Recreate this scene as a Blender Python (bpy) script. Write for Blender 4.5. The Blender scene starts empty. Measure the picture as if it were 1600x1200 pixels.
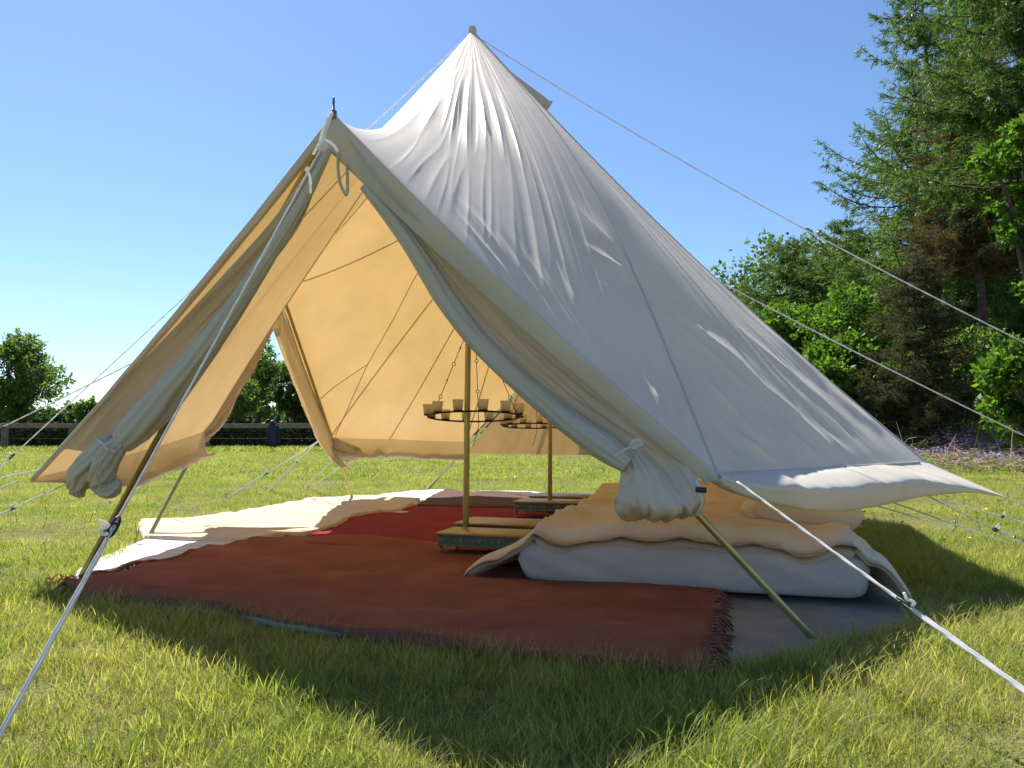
import bpy, math, random
import numpy as np
from mathutils import Vector, Matrix, noise as mnoise

random.seed(7); RNG = np.random.default_rng(11)
SC = bpy.context.scene
COL = SC.collection
R = math.radians

# ------------------------------------------------------------------ camera
CAM_Z = 0.70
FPX, PITCH = 1220.0, math.atan(72.0 / 1220.0)
cam_d = bpy.data.cameras.new('camera'); cam = bpy.data.objects.new('camera', cam_d); COL.objects.link(cam)
cam.location = (0, 0, CAM_Z); cam.rotation_euler = (math.pi / 2 + PITCH, 0, 0)
cam_d.sensor_width = 36; cam_d.lens = 36 * FPX / 1600; cam_d.clip_start = 0.05; cam_d.clip_end = 2000
SC.camera = cam

# ------------------------------------------------------------------ light
SUN_DIR = Vector((-0.41, 0.68, 1.0)).normalized()          # towards the sun
EL = math.asin(SUN_DIR.z); AZ = math.atan2(SUN_DIR.x, SUN_DIR.y)
world = bpy.data.worlds.new('World'); SC.world = world; world.use_nodes = True
wn = world.node_tree; wn.nodes.clear()
wo = wn.nodes.new('ShaderNodeOutputWorld'); wb = wn.nodes.new('ShaderNodeBackground'); ws = wn.nodes.new('ShaderNodeTexSky')
ws.sky_type = 'NISHITA'; ws.sun_disc = False; ws.sun_elevation = EL; ws.sun_rotation = AZ
ws.air_density = 1.0; ws.dust_density = 0.2; ws.ozone_density = 7.0; ws.altitude = 50
wb.inputs['Strength'].default_value = 0.088
wn.links.new(ws.outputs[0], wb.inputs[0]); wn.links.new(wb.outputs[0], wo.inputs[0])
sun_d = bpy.data.lights.new('sun', 'SUN'); sun = bpy.data.objects.new('sun', sun_d); COL.objects.link(sun)
sun_d.energy = 5.0; sun_d.angle = R(0.53); sun_d.color = (1.0, 0.955, 0.88)
sun.rotation_euler = SUN_DIR.to_track_quat('Z', 'Y').to_euler(); sun.location = (-8, 18, 20)
SC.view_settings.view_transform = 'Standard'; SC.view_settings.look = 'None'
SC.view_settings.gamma = 1; SC.view_settings.use_curve_mapping = False
SC.view_settings.exposure = 0.92
SC.cycles.use_denoising = True
SC.cycles.max_bounces = 10; SC.cycles.transparent_max_bounces = 12
SC.cycles.diffuse_bounces = 5; SC.cycles.transmission_bounces = 6

# ------------------------------------------------------------------ helpers
CP, SP = math.cos(PITCH), math.sin(PITCH)
def ray(px, py):
    x = (px - 800) / FPX; y = (600 - py) / FPX
    return np.array([x, CP - y * SP, SP + y * CP])
ORG = np.array([0, 0, CAM_Z])
def on_ground(px, py, z=0.0):
    d = ray(px, py); return ORG + d * ((z - CAM_Z) / d[2])
def on_plane(px, py, p, n):
    d = ray(px, py); return ORG + d * (np.dot(np.asarray(p) - ORG, n) / np.dot(d, n))
def at_depth(px, py, Y):
    d = ray(px, py); return ORG + d * (Y / d[1])
def project(P):
    P = np.asarray(P, float); x = P[..., 0]; y = P[..., 1]; z = P[..., 2] - CAM_Z
    dep = y * CP + z * SP; up = -y * SP + z * CP
    return np.stack([800 + FPX * x / dep, 600 - FPX * up / dep], -1)

P1 = np.array([-0.245, 4.45, 0.0])
U = np.array([0.292, 0.956, 0.0]); V = np.array([0.956, -0.292, 0.0]); Z = np.array([0, 0, 1.0])
def T(s, t, z): return P1 + s * U + t * V + z * Z

def new_mesh(name, verts, faces, mats=(), smooth=True, midx=None):
    me = bpy.data.meshes.new(name)
    me.from_pydata([tuple(map(float, v)) for v in verts], [], [tuple(map(int, f)) for f in faces])
    for m in (mats if isinstance(mats, (list, tuple)) else [mats]): me.materials.append(m)
    if smooth: me.polygons.foreach_set('use_smooth', [True] * len(me.polygons))
    if midx is not None: me.polygons.foreach_set('material_index', midx)
    me.update(); return me
def fast_mesh(name, verts, quads, mats, smooth=False, midx=None):
    """verts (n,3), quads (m,4) or (m,3) numpy"""
    me = bpy.data.meshes.new(name); k = quads.shape[1]
    me.vertices.add(len(verts)); me.vertices.foreach_set('co', np.ascontiguousarray(verts, np.float32).ravel())
    me.loops.add(quads.size); me.loops.foreach_set('vertex_index', np.ascontiguousarray(quads, np.int32).ravel())
    me.polygons.add(len(quads))
    me.polygons.foreach_set('loop_start', np.arange(0, quads.size, k, dtype=np.int32))
    me.polygons.foreach_set('loop_total', np.full(len(quads), k, np.int32))
    for m in (mats if isinstance(mats, (list, tuple)) else [mats]): me.materials.append(m)
    if midx is not None: me.polygons.foreach_set('material_index', np.ascontiguousarray(midx, np.int32))
    me.update(calc_edges=True)
    me.polygons.foreach_set('use_smooth', np.full(len(quads), smooth))
    return me
def obj(name, me, parent=None, loc=None, **props):
    o = bpy.data.objects.new(name, me); COL.objects.link(o)
    if parent is not None: o.parent = parent
    if loc is not None: o.location = [float(c) for c in loc]
    for k, v in props.items(): o[k] = v
    return o
def thing(name, label, cat, loc=(0, 0, 0), rotz=0.0, group=None):
    o = bpy.data.objects.new(name, None); COL.objects.link(o); o.empty_display_size = 0.1
    o.location = [float(c) for c in loc]; o.rotation_euler = (0, 0, rotz)
    o['label'] = label; o['category'] = cat
    if group: o['group'] = group
    return o
def tag(o, label, cat, group=None):
    o['label'] = label; o['category'] = cat
    if group: o['group'] = group
    return o
def dup(root, loc, rotz=0.0, label=None, scale=None):
    r = root.copy(); COL.objects.link(r); r.location = [float(c) for c in loc]; r.rotation_euler = (0, 0, rotz)
    if label: r['label'] = label
    if scale: r.scale = (scale,) * 3
    for ch in list(root.children):
        c = ch.copy(); COL.objects.link(c); c.parent = r
        for g in list(ch.children):
            d = g.copy(); COL.objects.link(d); d.parent = c
    return r

class MB:
    """collects simple shapes into one mesh"""
    def __init__(s): s.v = []; s.f = []; s.m = []
    def add(s, verts, faces, m=0):
        b = len(s.v); s.v += [tuple(map(float, v)) for v in verts]
        s.f += [tuple(int(i) + b for i in f) for f in faces]; s.m += [m] * len(faces); return s
    def box(s, c, size, m=0, ax=None, bev=0.0):
        c = np.asarray(c, float); h = np.asarray(size, float) / 2
        A = np.eye(3) if ax is None else np.array(ax)
        if bev <= 0:
            vs = [c + (np.array([i, j, k]) * h) @ A for i in (-1, 1) for j in (-1, 1) for k in (-1, 1)]
            return s.add(vs, [(0, 1, 3, 2), (4, 6, 7, 5), (0, 4, 5, 1), (2, 3, 7, 6), (0, 2, 6, 4), (1, 5, 7, 3)], m)
        vs = []; fs = []; ring = []
        b = bev
        for zz, ins in ((-h[2], b), (-h[2] + b, 0), (h[2] - b, 0), (h[2], b)):
            x, y = h[0] - ins, h[1] - ins; q = b if ins == 0 else b * .6
            pts = [(-x + q, -y), (x - q, -y), (x, -y + q), (x, y - q), (x - q, y), (-x + q, y), (-x, y - q), (-x, -y + q)]
            ring.append(len(vs)); vs += [c + np.array([p[0], p[1], zz]) @ A for p in pts]
        for a in range(3):
            for k in range(8):
                fs.append((ring[a] + k, ring[a] + (k + 1) % 8, ring[a + 1] + (k + 1) % 8, ring[a + 1] + k))
        fs.append(tuple(ring[0] + k for k in range(7, -1, -1))); fs.append(tuple(ring[3] + k for k in range(8)))
        return s.add(vs, fs, m)
    def tube(s, path, rad, n=8, m=0, cap=True, squash=None):
        P = [np.asarray(p, float) for p in path]; L = len(P)
        rad = [rad] * L if np.isscalar(rad) else list(rad)
        vs = []; up = None
        for i in range(L):
            d = P[min(i + 1, L - 1)] - P[max(i - 1, 0)]; d = d / (np.linalg.norm(d) + 1e-9)
            if up is None:
                up = np.array([0, 0, 1.0]) if abs(d[2]) < .95 else np.array([0, 1.0, 0])
            a = np.cross(d, up); a /= np.linalg.norm(a) + 1e-9; b = np.cross(a, d); up = b
            for k in range(n):
                t = 2 * math.pi * k / n; rr = rad[i]
                e = a * math.cos(t) + b * math.sin(t)
                if squash is not None: e = e + np.asarray(squash[0]) * np.dot(e, squash[0]) * (squash[1] - 1)
                vs.append(P[i] + e * rr)
        fs = [(i * n + k, i * n + (k + 1) % n, (i + 1) * n + (k + 1) % n, (i + 1) * n + k) for i in range(L - 1) for k in range(n)]
        if cap: fs += [tuple(range(n - 1, -1, -1)), tuple((L - 1) * n + k for k in range(n))]
        return s.add(vs, fs, m)
    def lathe(s, prof, c=(0, 0, 0), n=16, m=0, ms=None, cap=True):
        c = np.asarray(c, float); vs = []; b0 = len(s.v)
        for r_, z_ in prof:
            for k in range(n):
                t = 2 * math.pi * k / n; vs.append(c + np.array([r_ * math.cos(t), r_ * math.sin(t), z_]))
        for i in range(len(prof) - 1): pass
        fs = [(i * n + k, i * n + (k + 1) % n, (i + 1) * n + (k + 1) % n, (i + 1) * n + k) for i in range(len(prof) - 1) for k in range(n)]
        mm = [(ms[i] if ms else m) for i in range(len(prof) - 1) for k in range(n)]
        if cap:
            fs += [tuple(range(n - 1, -1, -1)), tuple((len(prof) - 1) * n + k for k in range(n))]; mm += [mm[0], mm[-1]]
        s.add(vs, fs, 0); s.m[-len(fs):] = mm; return s
    def build(s, name, mats, parent=None, smooth=True, loc=None, **props):
        return obj(name, new_mesh(name, s.v, s.f, mats, smooth, s.m), parent, loc, **props)

def smooth_path(pts, n=6):
    P = [np.asarray(p, float) for p in pts]; P = [2 * P[0] - P[1]] + P + [2 * P[-1] - P[-2]]; out = []
    for i in range(1, len(P) - 2):
        for k in range(n):
            t = k / n; a, b, c, d = P[i - 1:i + 3]
            out.append(.5 * (2 * b + (c - a) * t + (2 * a - 5 * b + 4 * c - d) * t * t + (3 * b - a - 3 * c + d) * t ** 3))
    out.append(P[-2]); return out
def cr_resample(G, n, axis):
    """Catmull-Rom resample of an array along an axis to n samples"""
    G = np.moveaxis(np.asarray(G, float), axis, 0); m = G.shape[0]
    x = np.linspace(0, m - 1, n); i = np.minimum(x.astype(int), m - 2); t = (x - i).reshape((-1,) + (1,) * (G.ndim - 1))
    ext = np.concatenate([2 * G[:1] - G[1:2], G, 2 * G[-1:] - G[-2:-1]], 0)
    a, b, c, d = ext[i], ext[i + 1], ext[i + 2], ext[i + 3]
    o = .5 * (2 * b + (c - a) * t + (2 * a - 5 * b + 4 * c - d) * t * t + (3 * b - a - 3 * c + d) * t ** 3)
    return np.moveaxis(o, 0, axis)
def grid_faces(n, m, off=0):
    i, j = np.meshgrid(np.arange(n - 1), np.arange(m - 1), indexing='ij'); a = (i * m + j).ravel() + off
    return np.stack([a, a + 1, a + m + 1, a + m], 1)
def grid_normals(G):
    du = np.gradient(G, axis=0); dv = np.gradient(G, axis=1); n = np.cross(du, dv)
    return n / (np.linalg.norm(n, axis=-1, keepdims=True) + 1e-12)
def vnoise(P, sc, oct=3, seed=0.0):
    P = np.asarray(P, float).reshape(-1, 3)
    return np.array([mnoise.fractal(Vector((p[0] * sc + seed, p[1] * sc - seed, p[2] * sc + seed * .37)), 1.0, 2.0, oct) for p in P])

# ------------------------------------------------------------------ materials
def mat(name):
    m = bpy.data.materials.new(name); m.use_nodes = True; nt = m.node_tree; nt.nodes.clear()
    out = nt.nodes.new('ShaderNodeOutputMaterial'); return m, nt, out
def N(nt, typ, **kw):
    n = nt.nodes.new(typ)
    for k, v in kw.items():
        if k in n.inputs: n.inputs[k].default_value = v
        else: setattr(n, k, v)
    return n
def ramp(nt, fac, stops, interp='LINEAR'):
    r = nt.nodes.new('ShaderNodeValToRGB'); r.color_ramp.interpolation = interp
    while len(r.color_ramp.elements) < len(stops): r.color_ramp.elements.new(.5)
    for e, (p, c) in zip(r.color_ramp.elements, stops): e.position = p; e.color = (*c, 1)
    nt.links.new(fac, r.inputs[0]); return r.outputs[0]
def pbr(name, color, rough=.8, metal=0.0, noise_sc=None, amt=.25, bump=0.0, bump_sc=None, spec=.5, coat=0.0, sheen=0.0, coord='Object'):
    m, nt, out = mat(name); b = N(nt, 'ShaderNodeBsdfPrincipled', Roughness=rough, Metallic=metal)
    b.inputs['Specular IOR Level'].default_value = spec; b.inputs['Coat Weight'].default_value = coat
    b.inputs['Sheen Weight'].default_value = sheen
    nt.links.new(b.outputs[0], out.inputs[0])
    tc = N(nt, 'ShaderNodeTexCoord')
    if noise_sc:
        n = N(nt, 'ShaderNodeTexNoise', Scale=noise_sc, Detail=6.0, Roughness=.65); nt.links.new(tc.outputs[coord], n.inputs[0])
        lo = tuple(c * (1 - amt) for c in color); hi = tuple(min(1, c * (1 + amt)) for c in color)
        nt.links.new(ramp(nt, n.outputs[0], [(.3, lo), (.7, hi)]), b.inputs['Base Color'])
    else: b.inputs['Base Color'].default_value = (*color, 1)
    if bump:
        n2 = N(nt, 'ShaderNodeTexNoise', Scale=bump_sc or 60.0, Detail=4.0); nt.links.new(tc.outputs[coord], n2.inputs[0])
        bp = N(nt, 'ShaderNodeBump', Strength=bump, Distance=.01); nt.links.new(n2.outputs[0], bp.inputs['Height']); nt.links.new(bp.outputs[0], b.inputs['Normal'])
    return m
def cloth_mat(name, diff, trans, fac, weave=900.0, bump=.15, mott=.08, fold=0.0, gloss=0.0, rough=.45):
    """woven cloth that lets some light through"""
    m, nt, out = mat(name); tc = N(nt, 'ShaderNodeTexCoord')
    n1 = N(nt, 'ShaderNodeTexNoise', Scale=2.2, Detail=7.0, Roughness=.6); nt.links.new(tc.outputs['Object'], n1.inputs[0])
    n3 = N(nt, 'ShaderNodeTexNoise', Scale=weave * .35, Detail=2.0); nt.links.new(tc.outputs['Object'], n3.inputs[0])
    lo = tuple(c * (1 - mott) for c in diff); hi = tuple(min(1, c * (1 + mott)) for c in diff)
    d = N(nt, 'ShaderNodeBsdfDiffuse', Roughness=.3) if not gloss else N(nt, 'ShaderNodeBsdfPrincipled', Roughness=rough)
    if gloss: d.inputs['Specular IOR Level'].default_value = gloss; d.inputs['Sheen Weight'].default_value = .15
    t = N(nt, 'ShaderNodeBsdfTranslucent')
    nt.links.new(ramp(nt, n1.outputs[0], [(.3, lo), (.7, hi)]), d.inputs[0])
    lo2 = tuple(c * (1 - mott * 1.3) for c in trans); hi2 = tuple(min(1, c * (1 + mott)) for c in trans)
    nt.links.new(ramp(nt, n1.outputs[0], [(.3, lo2), (.7, hi2)]), t.inputs[0])
    bp = N(nt, 'ShaderNodeBump', Strength=bump, Distance=.002); nt.links.new(n3.outputs[0], bp.inputs['Height'])
    if fold:
        n4 = N(nt, 'ShaderNodeTexNoise', Scale=14.0, Detail=4.0, Roughness=.55); nt.links.new(tc.outputs['Object'], n4.inputs[0])
        b2 = N(nt, 'ShaderNodeBump', Strength=fold, Distance=.012); nt.links.new(n4.outputs[0], b2.inputs['Height']); nt.links.new(b2.outputs[0], bp.inputs['Normal'])
    nt.links.new(bp.outputs[0], d.inputs['Normal']); nt.links.new(bp.outputs[0], t.inputs['Normal'])
    mx = N(nt, 'ShaderNodeMixShader'); mx.inputs[0].default_value = fac
    nt.links.new(d.outputs[0], mx.inputs[1]); nt.links.new(t.outputs[0], mx.inputs[2]); nt.links.new(mx.outputs[0], out.inputs[0])
    return m
def leaf_mat(name, cols, trans_mul=1.3, fac=.45, rough=.5, spec=.25):
    """cols: list of linear colours picked by the 'tone' attribute"""
    m, nt, out = mat(name)
    at = N(nt, 'ShaderNodeAttribute', attribute_name='tone')
    c = ramp(nt, at.outputs['Fac'], [(i / max(1, len(cols) - 1), q) for i, q in enumerate(cols)])
    b = N(nt, 'ShaderNodeBsdfPrincipled', Roughness=rough); b.inputs['Specular IOR Level'].default_value = spec
    t = N(nt, 'ShaderNodeBsdfTranslucent'); nt.links.new(c, b.inputs['Base Color'])
    mul = N(nt, 'ShaderNodeVectorMath', operation='MULTIPLY'); mul.inputs[1].default_value = (trans_mul * 1.1, trans_mul * 1.25, trans_mul * .6)
    nt.links.new(c, mul.inputs[0]); nt.links.new(mul.outputs[0], t.inputs[0])
    mx = N(nt, 'ShaderNodeMixShader'); mx.inputs[0].default_value = fac
    nt.links.new(b.outputs[0], mx.inputs[1]); nt.links.new(t.outputs[0], mx.inputs[2]); nt.links.new(mx.outputs[0], out.inputs[0]); return m

M = {}
M['canvas'] = cloth_mat('canvas', (.76, .71, .60), (.74, .46, .15), .25, fold=.06, gloss=.46, rough=.5)
M['canvas2'] = cloth_mat('canvas_double', (.62, .585, .50), (.66, .40, .14), .20, fold=.25, gloss=.30, rough=.5)
M['seam'] = cloth_mat('seam_tape', (.62, .58, .51), (.45, .26, .08), .12)
M['rope'] = cloth_mat('cotton_rope', (.86, .85, .82), (.86, .85, .82), .42, bump=.3)
M['pole'] = pbr('pole_metal', (.46, .41, .17), .36, .65, noise_sc=18, amt=.12)
M['brass'] = pbr('pole_tip', (.2, .2, .19), .4, .9)
M['iron'] = pbr('dark_iron', (.035, .022, .018), .6, .4, noise_sc=40)
M['black'] = pbr('black_plastic', (.02, .02, .022), .45)
M['sheet'] = cloth_mat('bed_linen', (.58, .51, .47), (.8, .7, .6), .08, bump=.15, fold=.55)
M['duvet'] = cloth_mat('duvet_cotton', (.76, .64, .49), (.8, .65, .5), .10, bump=.15, fold=.45)

def rug_mat(name, cols, stripe=None, dirn=(1, 0), sc=18.0, bump=.7):
    m, nt, out = mat(name); tc = N(nt, 'ShaderNodeTexCoord')
    n1 = N(nt, 'ShaderNodeTexNoise', Scale=3.0, Detail=8.0, Roughness=.7); nt.links.new(tc.outputs['Object'], n1.inputs[0])
    c = ramp(nt, n1.outputs[0], [(.25, cols[0]), (.55, cols[1]), (.8, cols[2])])
    b = N(nt, 'ShaderNodeBsdfPrincipled', Roughness=.95); b.inputs['Specular IOR Level'].default_value = .1
    mp = N(nt, 'ShaderNodeMapping'); mp.inputs['Rotation'].default_value = (0, 0, -math.atan2(dirn[1], dirn[0])); nt.links.new(tc.outputs['Object'], mp.inputs[0])
    w = N(nt, 'ShaderNodeTexWave', Scale=sc, Distortion=1.2, Detail=2.0); w.bands_direction = 'Y'; nt.links.new(mp.outputs[0], w.inputs[0])
    n2 = N(nt, 'ShaderNodeTexNoise', Scale=220.0, Detail=3.0); nt.links.new(tc.outputs['Object'], n2.inputs[0])
    if stripe:
        mx = N(nt, 'ShaderNodeMix', data_type='RGBA'); nt.links.new(w.outputs['Fac'], mx.inputs[0]); nt.links.new(c, mx.inputs[6]); mx.inputs[7].default_value = (*stripe, 1)
        c = mx.outputs[2]
    nt.links.new(c, b.inputs['Base Color'])
    ad = N(nt, 'ShaderNodeMath', operation='ADD'); nt.links.new(w.outputs['Fac'], ad.inputs[0]); nt.links.new(n2.outputs[0], ad.inputs[1])
    bp = N(nt, 'ShaderNodeBump', Strength=bump, Distance=.004); nt.links.new(ad.outputs[0], bp.inputs['Height']); nt.links.new(bp.outputs[0], b.inputs['Normal'])
    nt.links.new(b.outputs[0], out.inputs[0]); return m
M['red'] = rug_mat('rust_wool', [(.22, .078, .048), (.33, .122, .078), (.43, .18, .118)], sc=60)
M['crimson'] = rug_mat('crimson_wool', [(.23, .034, .038), (.32, .048, .052), (.40, .085, .085)], sc=60)
M['sand'] = rug_mat('sand_wool', [(.64, .51, .37), (.74, .62, .48), (.80, .70, .57)], sc=60)
M['white'] = rug_mat('white_cotton', [(.60, .60, .62), (.70, .70, .72), (.78, .78, .79)], stripe=(.50, .52, .56), dirn=(.956, -.292), sc=5, bump=.5)
M['brownrug'] = rug_mat('brown_wool', [(.09, .048, .034), (.13, .072, .05), (.18, .10, .07)], stripe=(.11, .08, .065), dirn=(.956, -.292), sc=6)
M['tarp'] = pbr('groundsheet', (.24, .235, .225), .6, noise_sc=5, bump=.3, bump_sc=25)

# ------------------------------------------------------------------ ground
def bank_h(x, y):
    """low earth bank under the wood on the right"""
    d = (x - 4.0) * .62 + (y - 15.5) * .785          # distance into the wood
    d = d - 2.0
    h = np.clip(d / 5.0, 0, 1); h = h * h * (3 - 2 * h)
    return 0.95 * h
def ground_z(x, y):
    return bank_h(np.asarray(x, float), np.asarray(y, float))
def build_ground():
    m, nt, out = mat('meadow_soil'); tc = N(nt, 'ShaderNodeTexCoord')
    n1 = N(nt, 'ShaderNodeTexNoise', Scale=1.3, Detail=9.0, Roughness=.7); n2 = N(nt, 'ShaderNodeTexNoise', Scale=.22, Detail=5.0); n3 = N(nt, 'ShaderNodeTexNoise', Scale=70.0, Detail=4.0)
    for n in (n1, n2, n3): nt.links.new(tc.outputs['Object'], n.inputs[0])
    c1 = ramp(nt, n1.outputs[0], [(.25, (.10, .085, .035)), (.5, (.17, .16, .06)), (.75, (.28, .22, .12))])
    c2 = ramp(nt, n2.outputs[0], [(.3, (.14, .16, .04)), (.7, (.21, .21, .07))])
    mx = N(nt, 'ShaderNodeMix', data_type='RGBA'); mx.inputs[0].default_value = .45; nt.links.new(c1, mx.inputs[6]); nt.links.new(c2, mx.inputs[7])
    b = N(nt, 'ShaderNodeBsdfPrincipled', Roughness=1.0); b.inputs['Specular IOR Level'].default_value = .1
    nt.links.new(mx.outputs[2], b.inputs['Base Color'])
    bp = N(nt, 'ShaderNodeBump', Strength=.9, Distance=.03); nt.links.new(n3.outputs[0], bp.inputs['Height']); nt.links.new(bp.outputs[0], b.inputs['Normal'])
    nt.links.new(b.outputs[0], out.inputs[0])
    xs = np.concatenate([[-900, -400, -150, -60], np.linspace(-32, 45, 78), [60, 150, 400, 900]])
    ys = np.concatenate([[-400, -100, -20], np.linspace(-4, 60, 65), [90, 200, 500, 1500]])
    X, Y = np.meshgrid(xs, ys, indexing='ij'); G = np.stack([X, Y, ground_z(X, Y)], -1)
    me = fast_mesh('ground', G.reshape(-1, 3), grid_faces(len(xs), len(ys)), m, True)
    me.flip_normals()
    obj('ground', me, kind='structure')
build_ground()

# ------------------------------------------------------------------ tent
TENT = thing('bell_tent', 'large cream canvas bell tent with its doors rolled open and walls lifted', 'tent', P1)
TO = -P1
def tpart(name, me, **k):      # tent part given in world coordinates
    return obj(name, me, TENT, TO, **k)
FOOT_FL, FOOT_FR = on_ground(118, 906), on_ground(1288, 1002)
FAP = at_depth(521, 178, 2.68)                       # the front door frame leans out over the rug
NF = np.cross(FOOT_FR - FOOT_FL, FAP - FOOT_FL); NF /= np.linalg.norm(NF); NF = NF if NF[1] > 0 else -NF
K = dict(A1=at_depth(738, 48, 4.90), A2=T(1.9, 0, 3.0), F=FAP, B=T(3.4, 0, 1.88),
         L=T(1.32, -2.17, 1.86), Rr=T(1.28, 1.40, 1.66),
         FR=on_plane(1122, 742, FAP - NF * .06, NF), FL=on_plane(48, 748, FAP - NF * .04, NF), SRF=T(.10, 2.36, .54), DLF=T(.46, -2.13, .70),
         DLB=T(2.30, -2.22, .63), ML=T(3.0, -1.95, .61), BL=T(3.45, -1.30, .58), BR=T(3.4, 1.45, .57), SRB=T(2.5, 2.3, .58))
NG = 48
PANELS = [('A1', 'F', 'FR'), ('A1', 'FR', 'SRF'), ('A1', 'SRF', 'Rr'), ('Rr', 'A1', 'A2'), ('Rr', 'SRF', 'SRB'),
          ('A1', 'F', 'FL'), ('A1', 'FL', 'DLF'), ('A1', 'DLF', 'L'), ('L', 'A1', 'A2'),
          ('A2', 'L', 'DLB'), ('A2', 'DLB', 'ML'), ('A2', 'ML', 'BL'), ('A2', 'BL', 'B'), ('A2', 'B', 'BR'), ('A2', 'BR', 'SRB'), ('A2', 'SRB', 'Rr')]
FIXED_EDGES = [('F', 'FR'), ('F', 'FL'), ('L', 'DLF'), ('L', 'DLB'), ('BL', 'B'), ('B', 'BR')]
EAVES = [('FR', 'SRF'), ('FL', 'DLF'), ('DLB', 'ML'), ('ML', 'BL'), ('BR', 'SRB'), ('SRF', 'SRB')]
def solve_membrane():
    ids = {}; pos = []
    def vid(key, p):
        if key not in ids: ids[key] = len(pos); pos.append(p)
        return ids[key]
    def edge_key(a, b, i):      # i of NG from a to b
        if i == 0: return ('k', a)
        if i == NG: return ('k', b)
        return ('e', a, b, i) if a < b else ('e', b, a, NG - i)
    grids = []
    for pi, (a, b, c) in enumerate(PANELS):
        g = np.zeros((NG + 1, NG + 1), int)
        for i in range(NG + 1):
            for j in range(NG + 1):
                r_, q = i / NG, j / NG
                p = K[a] * (1 - r_) + (K[b] * (1 - q) + K[c] * q) * r_
                if i == 0: key = ('k', a)
                elif j == 0: key = edge_key(a, b, i)
                elif j == NG: key = edge_key(a, c, i)
                elif i == NG: key = edge_key(b, c, j)
                else: key = (pi, i, j)
                g[i, j] = vid(key, p)
        grids.append(g)
    pos = np.array(pos); W = {}
    E0 = []; E1 = []; Q = []
    for g in grids:
        E0.append(g[:-1].ravel()); E1.append(g[1:].ravel()); q = np.full(g[:-1].shape, 1.0); q[:, 0] = q[:, -1] = 4.0; Q.append(q.ravel())
        E0.append(g[1:, :-1].ravel()); E1.append(g[1:, 1:].ravel()); q = np.full(g[1:, :-1].shape, 1.0)
        q *= (np.linspace(1.4, .5, NG))[:, None]; q[-1] = 10.0; Q.append(q.ravel())
    E0 = np.concatenate(E0); E1 = np.concatenate(E1); Q = np.concatenate(Q)
    fixed = np.zeros(len(pos), bool)
    for k, i in ids.items():
        if k[0] == 'k': fixed[i] = True
    for (a, b) in FIXED_EDGES + EAVES:
        for i in range(NG + 1): fixed[ids[edge_key(a, b, i)]] = True
    for (a, b) in EAVES:
        cc = (K[a] + K[b]) / 2 - T(.95, 0, 0); cc[2] = 0; cc /= np.linalg.norm(cc); L_ = np.linalg.norm(K[a] - K[b])
        for i in range(NG + 1): pos[ids[edge_key(a, b, i)]] += (-cc * .022 * L_ - Z * .004) * 4 * (i / NG) * (1 - i / NG)
    for (a, b) in FIXED_EDGES:
        for i in range(NG + 1): pos[ids[edge_key(a, b, i)]] += -Z * .030 * 4 * (i / NG) * (1 - i / NG)
    free = ~fixed; n = len(pos)
    def Lx(x):
        d = (x[E0] - x[E1]) * Q[:, None]; o = np.zeros_like(x)
        for c in range(x.shape[1]): o[:, c] = np.bincount(E0, d[:, c], n) - np.bincount(E1, d[:, c], n)
        return o
    x = pos.copy(); load = np.zeros_like(x); load[:, 2] = -0.00012
    rsd = (load - Lx(x)); rsd[fixed] = 0; p = rsd.copy(); rs = (rsd ** 2).sum()
    for it in range(700):
        Ap = Lx(p); Ap[fixed] = 0; al = rs / (p * Ap).sum(); x += al * p; rsd -= al * Ap; r2 = (rsd ** 2).sum()
        if r2 < 1e-13: break
        p = rsd + p * (r2 / rs); rs = r2
    beta = 0.9
    return [(pos + beta * (x - pos))[g] for g in grids]
GRIDS = solve_membrane()
# the slack canvas of the two right front panels bellies outwards a little
n0 = np.cross(K['FR'] - K['A1'], K['SRF'] - K['A1']); n0 /= np.linalg.norm(n0); n0 = n0 if n0[2] > 0 else -n0
rr_ = np.linspace(0, 1, NG + 1)[:, None]; qq_ = np.linspace(0, 1, NG + 1)[None]
BEL = .15
GRIDS[0] = GRIDS[0] + (BEL * np.sin(np.pi * rr_ ** 1.1) ** 1.05 * np.sin(np.pi / 2 * qq_) ** 2)[..., None] * n0
GRIDS[1] = GRIDS[1] + (BEL * (.55 + .45 * (1 - qq_)) * np.sin(np.pi * rr_ ** 1.1) ** 1.05 * np.cos(np.pi / 2 * qq_) ** 2)[..., None] * n0

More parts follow.
